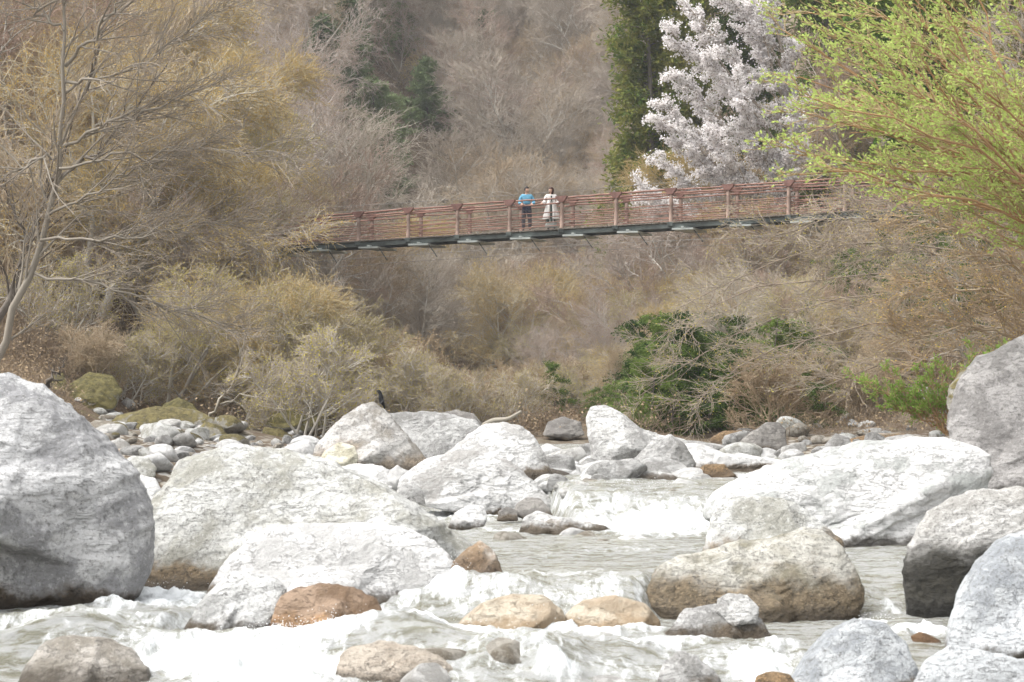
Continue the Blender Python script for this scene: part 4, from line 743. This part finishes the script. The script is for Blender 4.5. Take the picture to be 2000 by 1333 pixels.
def scatter(n, keys, pxr, dr, scr, label, group, side=0, gap=2.2, dz=-.1, maxtop=None, tries=40):
    out = []
    for _ in range(n * tries):
        if len(out) >= n: break
        px = rf.uniform(*pxr); d = math.sqrt(rf.uniform(dr[0] ** 2, dr[1] ** 2)); x = (px - 1000) / F * d; z = gz(x, d)
        base = HY - (z - CZ) / d * F
        if base < -40: continue
        if z < float(level(np.array([x]), np.array([d]))[0]) + .05 and d < 130: continue
        if any(abs(px - a) < w_ and c_ - 35 < d < c_ + 4 for a, c_, w_ in CON): continue
        if any((x - a) ** 2 + (d - b) ** 2 < gap * gap for a, b in out): continue
        k = keys[rf.integers(len(keys))]; sc = rf.uniform(*scr)
        top = max(toprow(px + q, d) for q in ((-60, 0, 60) if side == 0 else (0, side * 90, side * 170, side * 240)))
        if maxtop is not None: top = max(top, maxtop)
        room = (CZ + (HY - top) / F * d) - z
        sc = min(sc, room / PH[k])
        if sc < scr[0] * .45: continue
        rz = rf.uniform(-.7, .7) + (math.pi if side < 0 else 0) if side else rf.uniform(0, 6.28)
        LOOK = {'gA': 'grey leafless', 'gB': 'brown twigged forked', 'gC': 'reddish many stemmed', 'oA': 'ochre budding', 'oB': 'yellow budding', 'oC': 'olive budding spreading', 'bA': 'brown leafless', 'bB': 'greyish twiggy', 'cA': 'narrow dark green', 'cB': 'rounded green', 'sA': 'upright dark green', 'sB': 'low wide dark green'}[k]
        hh_ = sc * PH[k]; sz = ('tall ' if hh_ > 6.5 else 'small ' if hh_ < 4.5 else 'medium ') if k[0] in 'go' else ''
        nn = 'tree' if k[0] in 'go' else 'conifer' if k[0] == 'c' else 'shrub'; plant(k, x, d, sc, rz, sz + LOOK + ' ' + nn + ' ' + near(*proj(np.array([x, d, z + hh_ * .5]))), group, dz); out.append((x, d))
CON = []
for k, px, py, d, sc, l in [('cA', 935, 200, 300, .95, 'dark narrow conifer high on the far hill right of the green dome'), ('cB', 835, 265, 230, .7, 'bright green domed conifer on the far hillside'), ('cB', 735, 350, 185, .72, 'dark conifer clump on the left of the far hillside'),
                            ('cA', 690, 230, 200, .85, 'dark conifer at the top left of the far hill'), ('cA', 645, 300, 170, .8, 'blackish conifer behind the tall left trees'), ('cB', 755, 400, 160, .5, 'small green conifer low on the far slope'), ('cA', 720, 120, 260, .8, 'dark conifer above the green dome at the top left of the far hill'), ('cB', 1150, 180, 260, .4, 'small dark conifer on the far slope left of the tall cedar'), ('cB', 785, 110, 330, .7, 'faint conifer near the top of the far hill')]:
    dd = np.linspace(110, 480, 800); u = (px - 1000) / F; gy = HY - (ground(u * dd, dd) - CZ) / dd * F; i = int(np.argmin(np.abs(gy - py) + (dd < 0))); plant(k, u * dd[i], dd[i], sc * 1.35 * dd[i] / d, rf.uniform(0, 6), l, 'conifers on the far hillside', -.3); CON.append((px, dd[i], 1.35 * sc * PH[k] / d * F * .28))
# far hillside
scatter(150, ['gA', 'gA', 'gB', 'gC'], (540, 1310), (150, 340), (.75, 1.25), 'leafless tree far up the hazy hillside', GB, gap=3.2)
scatter(16, ['oA', 'oB'], (560, 1330), (125, 240), (.7, 1.0), 'yellow budding tree far up the hillside', 'budding trees on the far hillside', gap=4)
# valley floor seen below the bridge
scatter(26, ['gB', 'gC', 'gC', 'gA'], (700, 1400), (103, 150), (.6, .95), 'brown leafless tree on the valley side beneath the bridge', 'trees below the bridge', gap=2.2)
scatter(36, ['oA', 'gC', 'gB', 'oC', 'oA'], (970, 1450), (86, 125), (.5, .85), 'ochre budding tree seen under the bridge deck', 'ochre trees below the bridge', gap=2)
# left bank
scatter(42, ['gA', 'gB', 'oA', 'oA', 'oC', 'gC'], (-120, 640), (68, 125), (.8, 1.15), 'tall twiggy tree crowding the left slope', 'trees on the left slope', side=1, gap=2.3)
scatter(44, ['oA', 'oB', 'oC', 'oC'], (200, 820), (62, 98), (.55, 1.0), 'ochre budding tree leaning over the river from the left', 'budding trees leaning from the left bank', side=1, gap=1.4)
scatter(26, ['bA', 'bB', 'bB'], (640, 1090), (60, 85), (.5, .9), 'low reddish leafless shrub at the river bend', 'leafless shrubs at the river bend', gap=1.2)
scatter(24, ['bA', 'bB', 'bB'], (0, 900), (56, 92), (.5, 1.), 'brown leafless shrub on the left bank', 'leafless shrubs on the left bank', gap=1.2)
# right bank
scatter(30, ['gA', 'gB', 'oA', 'oB', 'gC'], (1380, 2120), (66, 120), (.7, 1.1), 'twiggy leafless tree on the right slope', 'trees on the right slope', side=-1, gap=2.2)
scatter(30, ['oB', 'oC', 'gB', 'oB'], (1050, 1640), (70, 100), (.5, .9), 'fine twigged tree leaning over the river from the right', 'trees leaning from the right bank', side=-1, gap=1.7)
scatter(36, ['sA', 'sA', 'sB'], (1245, 1580), (60, 72), (.6, 1.05), 'dark green drooping evergreen shrub behind the upright boulder', 'evergreen shrubs on the right bank', gap=1.0)
scatter(8, ['sA', 'sB'], (1040, 1200), (66, 90), (.35, .6), 'small green shrub at the foot of the valley', 'low green shrubs mid valley', gap=.8)
scatter(10, ['sA', 'sB'], (1620, 2060), (62, 82), (.8, 1.2), 'dark evergreen shrub behind the rosy slab', 'evergreen shrubs behind the rosy slab', gap=1.3)
scatter(8, ['sB'], (560, 780), (72, 100), (.5, .9), 'dull green shrub low on the left bank', 'green shrubs on the left bank', gap=1.5)
scatter(14, ['bA'], (1500, 1850), (58, 72), (.4, .8), 'reddish dead shrub on the right bank', 'dead shrubs on the right bank', gap=1)
scatter(22, ['oA', 'gB', 'oC', 'gC', 'oB'], (500, 790), (62, 94), (.8, 1.15), '', 'budding trees under the left bridge end', side=1, gap=1.7)
scatter(9, ['cA', 'cB'], (600, 1280), (190, 330), (.6, 1.1), 'x', 'small conifers on the far hillside', gap=7)
# tall dark cedars right of the far slope
ced = conifer('cedar_tree', 'tall dark green cedar left of the white cherry', 'cedar', 21, 22, 2.7, L_CEDAR, 190, 30, 8, .30, -.06, .08, 'tall cedars behind the cherry', .35, .35)
def put(o, px, d, rz=0, sc=1, dz=-.3):
    x = (px - 1000) / F * d; o.location = (x, d, gz(x, d) + dz); o.rotation_euler = (0, 0, rz); o.scale = (sc,) * 3; return o
put(ced, 1272, 128, 1.)
for px, d, rz, l in [(1840, 90, 1.2, 'dark cedar low behind the willow branches'), (1980, 84, 2.2, 'dark cedar at the right edge behind the willow'), (1360, 134, 2., 'tall cedar mostly hidden behind the white cherry'), (1470, 137, 4., 'dark cedar behind the top of the cherry'), (1760, 118, 3., 'dark cedar behind the fresh green willow'), (1900, 112, 5., 'dark cedar behind the upper right branches'), (1610, 130, .5, 'dark cedar between cherry and willow')]:
    put(copy_tree(ced, (0, 0, 0), 0, 1, l, 'tall cedars behind the cherry'), px, d, rz)

# hero trees grown along limbs read from the photo -------------------------------------------------
def limb(pts, K=12):
    W = np.array([P(*p) for p in pts]); t = np.linspace(0, 1, len(W)); s = np.linspace(0, 1, K); out = np.stack([np.interp(s, t, W[:, k]) for k in range(3)], 1)
    for _ in range(2): out[1:-1] = (out[:-2] + 2 * out[1:-1] + out[2:]) / 4
    return out
def hero(name, label, cat, limbs, seed, n1, l1, n2, l2, n3, l3, th, tm, wm_, leaf=None, nleaf=0, lsize=.06, bias=(0, 0, 0), r0=.1, ang=(.4, 1.), flat_=.3, group=None, asp=.5, leaf_t=.3, tmin=.2, jit=.03, leafname='leaves', asm=.4, wan=.12):
    rng = np.random.default_rng(seed); K = 14; L0 = np.array([limb(l, K) for l, r in limbs]); base = L0[0, 0].copy(); root = empty(name, base, label, cat, group)
    L0 = L0 - base; L0[:, 1:-1] += rng.normal(size=L0[:, 1:-1].shape) * .05; R0 = rad(np.array([r for l, r in limbs], float), K, .25); b = np.array(bias, float)
    p, d, r, t = kids(L0, R0, n1, tmin, 1., ang, rng, flat_); L1 = grow(p, d + b * 1.5, l1 * (1.15 - .6 * t) * rng.uniform(.5, 1.2, len(p)), 7, wan, b * .25, rng); R1 = rad(np.minimum(r * .5, .026) + .004, 7, .35)
    p, d, r, t = kids(L1, R1, n2, .1, 1., (.35, .9), rng, flat_); L2 = grow(p, d + b, l2 * (1.1 - .5 * t) * rng.uniform(.5, 1.2, len(p)), 5, wan * 1.2, b * .2, rng); R2 = np.full(L2.shape[:2], th) * np.linspace(1.5, .8, 5)
    p, d, r, t = kids(L2, R2, n3, .1, 1., (.3, .9), rng, flat_); L3 = grow(p, d + b, l3 * rng.uniform(.5, 1.2, len(p)), 3, .14, b * .2, rng); R3 = np.full(L3.shape[:2], th) * [.9, .75, .5]
    lv = None
    if leaf is not None:
        c = np.concatenate([pick(L3, nleaf, rng, leaf_t), pick(L2, nleaf, rng, .2)]); ax = np.concatenate([np.repeat(unit(L3[:, 2] - L3[:, 0]), nleaf, 0), np.repeat(unit(L2[:, 4] - L2[:, 0]), nleaf, 0)])
        lv = quads(c + rng.normal(size=c.shape) * jit, lsize, rng, asp, ax, asm)
    finish(root, [(L0, R0, 8), (L1, R1, 5)], [(L2, R2), (L3, R3)], lv, tm, wm_, leaf, leafname=leafname); return root
# white cherry
cl = []
for tip, d, r in [((1385, -60), 107, .05), ((1440, -90), 109, .05), ((1500, -60), 108, .05), ((1310, 62), 107, .05), ((1350, 20), 108, .05), ((1320, 150), 107, .05), ((1400, 110), 106, .05), ((1293, 232), 107, .05), ((1302, 205), 108, .05), ((1340, 285), 107, .05), ((1300, 318), 107.5, .04), ((1255, 372), 107, .04), ((1262, 400), 108, .04), ((1330, 408), 107.5, .04), ((1400, 262), 106, .05), ((1450, 200), 106, .05), ((1560, 90), 108, .05), ((1570, 215), 107, .05), ((1560, 300), 107, .04), ((1480, 20), 107, .05), ((1400, 340), 107.5, .04), ((1420, 400), 108, .04)]:
    sy = min(500, tip[1] + 190); cl.append(([(1545, 640, 108), (1545, max(sy, 120) + 60, 108), (1535, sy, 108), ((1520 + tip[0]) / 2, (sy + tip[1]) / 2 - 0, (108 + d) / 2), (tip[0], tip[1], d)], .10))
hero('cherry_tree', 'white blossoming cherry tree rising behind the bridge', 'cherry tree', cl, 51, 26, 1.3, 7, .5, 4, .28, .007, T_GREY, T_GREY, L_BLOSSOM, 6, .095, (-.18, 0, .05), asp=.8, leaf_t=.0, tmin=.55, jit=.06, flat_=.65, leafname='blossom', asm=2.)
# fresh green willow on the right
cl = []; rw = np.random.default_rng(9)
for tip in [(1530, 60), (1580, 10), (1720, -30), (1660, 260), (1760, 140), (1850, 20), (1580, 190), (1560, 150), (1600, 230), (1540, 300), (1600, -60), (1680, -90), (1760, -120), (1850, -120), (1640, 60), (1700, 130), (1650, 200), (1740, 40), (1800, 90), (1620, 335), (1720, 260), (1790, 200), (1880, 60), (1700, 330), (1820, 330), (2010, 20), (2040, 200)]:
    d = rw.uniform(33, 39); k = rw.uniform(0, 1); m1 = (2030 + k * 90, 470 - k * 120); cl.append(([(2170, 900, 36), (2120 + 40 * k, 660, 36), (m1[0], m1[1], (36 + d) / 2), ((m1[0] + tip[0]) / 2, (m1[1] + tip[1]) / 2 - 15, d), (tip[0], tip[1], d)], .035))
hero('willow_tree', 'fresh green willow fanning brown shoots in from the right', 'willow', cl, 52, 12, 1.3, 6, .42, 3, .2, .006, T_SHOOT, T_SHOOT, L_GREEN, 3, .07, (-.25, 0, .12), asp=.45, leaf_t=.75, tmin=.4, ang=(.2, .7), jit=.03)
# grey limbs hanging over the river from the right
cl = []
for a in [((2060, 640), (1760, 560), (1500, 600), (1240, 780)), ((2080, 560), (1800, 470), (1560, 480), (1330, 600)), ((2060, 700), (1850, 640), (1640, 650), (1420, 740)), ((2050, 520), (1850, 430), (1650, 420), (1480, 470)), ((2080, 760), (1900, 690), (1750, 700), (1600, 760)), ((2050, 600), (1900, 500), (1750, 480), (1620, 540)), ((2070, 480), (1900, 400), (1780, 380), (1640, 400)), ((2080, 640), (1700, 620), (1480, 690), (1330, 800)), ((2060, 560), (1720, 520), (1420, 560), (1260, 680))]:
    d = rw.uniform(50, 58); cl.append(([(2130, 900, 55), (2110, 780, 55)] + [(q[0], q[1], d) for q in a], .03))
hero('overhanging_tree', 'grey leafless tree whose long limbs droop over the right bank', 'bare tree', cl, 53, 22, 2.0, 9, .7, 5, .35, .005, T_OVER, T_OVER, L_OLIVE, 1, .035, (-.12, 0, .02), tmin=.2, ang=(.3, 1.2), wan=.2)
hero('overhanging_tree', 'brown leafless tree above the rosy slab boulder', 'bare tree', [([(2120, 820, 48), (2050, 600, 48), (1950, 480, 47), (1800, 420, 46)], .05), ([(2120, 820, 48), (2080, 560, 48), (1980, 400, 48), (1850, 330, 47)], .05), ([(2120, 820, 48), (2060, 660, 47), (1950, 560, 46), (1800, 560, 46)], .05), ([(2120, 820, 48), (2040, 700, 47), (1930, 640, 46), (1780, 660, 46)], .04)], 54, 22, 1.6, 8, .6, 5, .35, .006, T_BROWN, T_BROWN, L_OCHRE, 1, .04, (-.2, 0, .05), tmin=.25)
hero('slender_tree', 'slender pale trunk standing behind the green sapling', 'bare tree', [([(1890, 800, 50), (1876, 700, 50), (1868, 600, 50), (1860, 520, 50)], .06)], 55, 14, .7, 5, .4, 4, .25, .005, T_GREY, T_PALE, None, r0=.06)
# green sapling on the right bank
cl = [([(1850, 850, 42), (1830 + dx * .3, 800, 42), (1850 + dx, 850 - h, 42)], .012) for dx, h in [(-160, 100), (-120, 120), (-90, 90), (-60, 115), (-30, 125), (0, 140), (-140, 60), (-100, 50), (20, 80), (-50, 60), (50, 160), (90, 150), (120, 170), (-180, 110)]]
hero('green_sapling', 'bright green sapling arching above the broad white boulder', 'sapling', cl, 56, 10, .4, 5, .18, 3, .1, .0035, T_SHOOT, T_SHOOT, L_GREEN, 3, .05, (-.1, 0, .2), tmin=.3, asp=.4, jit=.01)
# slim leaning trees at the left edge
hero('leaning_tree', 'slim pale leaning tree with long bare limbs at far left', 'bare tree',
     [([(-40, 790, 46), (0, 680, 46), (50, 560, 46), (95, 420, 46), (118, 300, 46), (130, 180, 46), (125, 60, 46), (100, -80, 46)], .085), ([(95, 420, 46), (180, 380, 45.5), (260, 330, 45), (350, 300, 45)], .03), ([(118, 290, 46), (200, 250, 45.5), (300, 215, 45), (430, 160, 44.5)], .035),
      ([(118, 300, 46), (60, 320, 46), (0, 345, 46.5), (-60, 370, 47)], .035), ([(128, 130, 46), (190, 60, 45.5), (240, 0, 45), (290, -60, 45)], .035), ([(130, 160, 46), (220, 150, 45), (330, 90, 45), (420, 20, 44.5)], .03), ([(110, 330, 46), (230, 300, 45), (380, 290, 45), (560, 300, 44)], .03), ([(80, 470, 46), (200, 470, 45), (330, 445, 45), (470, 430, 45)], .03), ([(60, 530, 46), (200, 560, 45), (340, 600, 45), (450, 640, 45)], .03), ([(125, 60, 46), (60, 20, 46), (0, -40, 46)], .03)],
     57, 20, 1.7, 8, .7, 4, .35, .005, T_GREY, T_PALE, L_OCHRE, 1, .03, (.12, 0, .05), tmin=.15, ang=(.3, .9), wan=.08)
hero('leaning_tree', 'darker forked trunk just behind the slim pale tree', 'bare tree', [([(-60, 760, 48), (10, 600, 48), (60, 480, 48), (100, 350, 48), (160, 200, 48), (200, 60, 48)], .09), ([(100, 350, 48), (200, 300, 47), (290, 180, 47), (330, 40, 47)], .04), ([(60, 480, 48), (20, 400, 48), (-20, 300, 48)], .04)], 58, 16, 1.6, 7, .7, 4, .35, .0065, T_BROWN, T_DARK, None, bias=(.1, 0, .08), tmin=.2)
hero('bare_sapling', 'thin bare sapling curving up from the left bank ledge', 'bare tree', [([(405, 830, 58), (440, 770, 58), (470, 700, 57), (485, 640, 57)], .04), ([(430, 790, 58), (520, 760, 57), (600, 700, 57)], .02)], 59, 10, .8, 5, .4, 4, .25, .005, T_GREY, T_PALE, None, bias=(.1, 0, .1))
hero('dead_stump', 'dark leaning dead stump beside the mossy rocks at left', 'tree stump', [([(75, 775, 52), (95, 745, 52), (125, 712, 52)], .09)], 60, 5, .3, 4, .2, 3, .1, .005, T_DARK, T_DARK, None)

# undergrowth: thousands of thin stems and dead leaves on the slopes, nobody could count them
def undergrowth(n, pxr, dr, h, tm, lm, seed, lsize=.07, keep=None):
    rng = np.random.default_rng(seed); d = np.sqrt(rng.uniform(dr[0] ** 2, dr[1] ** 2, n)); px = rng.uniform(*pxr, n); x = (px - 1000) / F * d; z = ground(x, d)
    ok = (z > level(x, d) + .12) & (HY - (z - CZ) / d * F > -60); x, d, z = x[ok], d[ok], z[ok]; k = len(x)
    L = grow(np.stack([x, d, z - .05], 1), rng.normal(size=(k, 3)) * [.6, .6, .3] + [0, 0, 1], h * rng.uniform(.3, 1.2, k) * (.7 + .6 * vn(x * .4, d * .4, x * 0, 2)), 5, .22, [0, 0, -.05], rng); R = np.full(L.shape[:2], .006) * np.linspace(1.5, .7, 5) * (np.clip(d / 80., .6, 2))[:, None]
    p, dd, r, t = kids(L, R, 5, .2, 1, (.4, 1.1), rng); L2 = grow(p, dd, h * .4 * rng.uniform(.4, 1.1, len(p)), 3, .2, 0, rng); R2 = np.repeat(R[:, -1], 5)[:, None] * np.array([1, .8, .6])
    Vs, Fs, m = [], [], 0
    for a, b in ((L, R), (L2, R2)): V, Fc = tubes(a, b, 3); Vs.append(V); Fs.append(Fc + m); m += len(V)
    c = pick(L2, 1, rng); V, Fc = quads(c, lsize, rng, .6); nf = sum(len(f) for f in Fs); Vs.append(V); Fs.append(Fc + m)
    me = mesh('undergrowth', np.concatenate(Vs), np.concatenate(Fs), [tm, lm], np.r_[np.zeros(nf), np.ones(len(Fc))]); tag(obj('undergrowth', me), kind='stuff')
undergrowth(14000, (-100, 1000), (60, 110), 1.2, T_UNDER, L_DEAD, 61)
undergrowth(4000, (-100, 120), (53, 64), .9, T_UNDER, L_DEAD, 64)
undergrowth(4000, (640, 1120), (57, 80), .8, T_UNDER, L_DEAD, 65)
undergrowth(7000, (1150, 2100), (54, 120), 1.2, T_UNDER, L_DEAD, 62)
undergrowth(20000, (450, 1450), (105, 340), 2.4, T_UNDER, L_RUST, 63, .12)

# thin valley air
hz = bpy.data.materials.new('thin_haze'); hz.use_nodes = True; nt = hz.node_tree; nt.nodes.clear()
pv = nd(nt, 'ShaderNodeVolumePrincipled', {'Color': (.93, .95, 1, 1), 'Density': HAZE}); o_ = nt.nodes.new('ShaderNodeOutputMaterial'); nt.links.new(pv.outputs[0], o_.inputs['Volume'])
if HAZE > 0:
    mb = MB(); mb.box([0, 450, 150], [700, 520, 165]); h_ = mb.build('haze', hz); tag(h_, kind='stuff')

# airborne drops along the breaking edges
rng = np.random.default_rng(88); D, Fc = ico(1); Vs, Fs, m = [], [], 0
for px, py, n, w, h in [(600, 1245, 200, .45, .10), (1060, 1222, 260, .5, .16), (880, 1160, 200, .3, .2), (560, 1250, 160, .5, .12), (215, 1185, 90, .12, .16), (1250, 1000, 220, 1.0, .18), (1340, 990, 120, .4, .18), (1480, 1305, 80, .3, .1), (300, 1172, 80, .4, .1), (1700, 1210, 80, .25, .12), (960, 1238, 120, .6, .1)]:
    cx_, cy_ = toworld(px, py); x = cx_ + rng.normal(size=n) * w * .6; y = cy_ + rng.normal(size=n) * w * .4; z = water_z(x, y) + rng.exponential(h * .35, n)
    for a, b, c in zip(x, y, z): Vs.append(D * rng.uniform(.002, .0055) + [a, b, c]); Fs.append(Fc + m); m += len(D)
dm, nt, p = M('water_drops', .2, .5); p.inputs['Base Color'].default_value = (.8, .82, .83, 1)
tag(obj('water_spray', mesh('water_spray', np.concatenate(Vs), np.concatenate(Fs), dm)), kind='stuff')

# labels that still coincide are told apart by their order across the picture
by = {}
for o in scene.objects:
    if o.get('category') and not o.parent: by.setdefault(o['label'], []).append(o)
ORD = ['leftmost', 'second from the left', 'third from the left', 'fourth from the left', 'fifth from the left', 'sixth from the left', 'seventh from the left', 'eighth from the left', 'ninth from the left', 'tenth from the left']
for l, os_ in by.items():
    if 1 < len(os_) <= 10:
        os_.sort(key=lambda o: o.location.x / max(o.location.y, 1))
        for k, o in enumerate(os_): o['label'] = l + ', ' + (ORD[k] if k < len(os_) - 1 else 'rightmost')
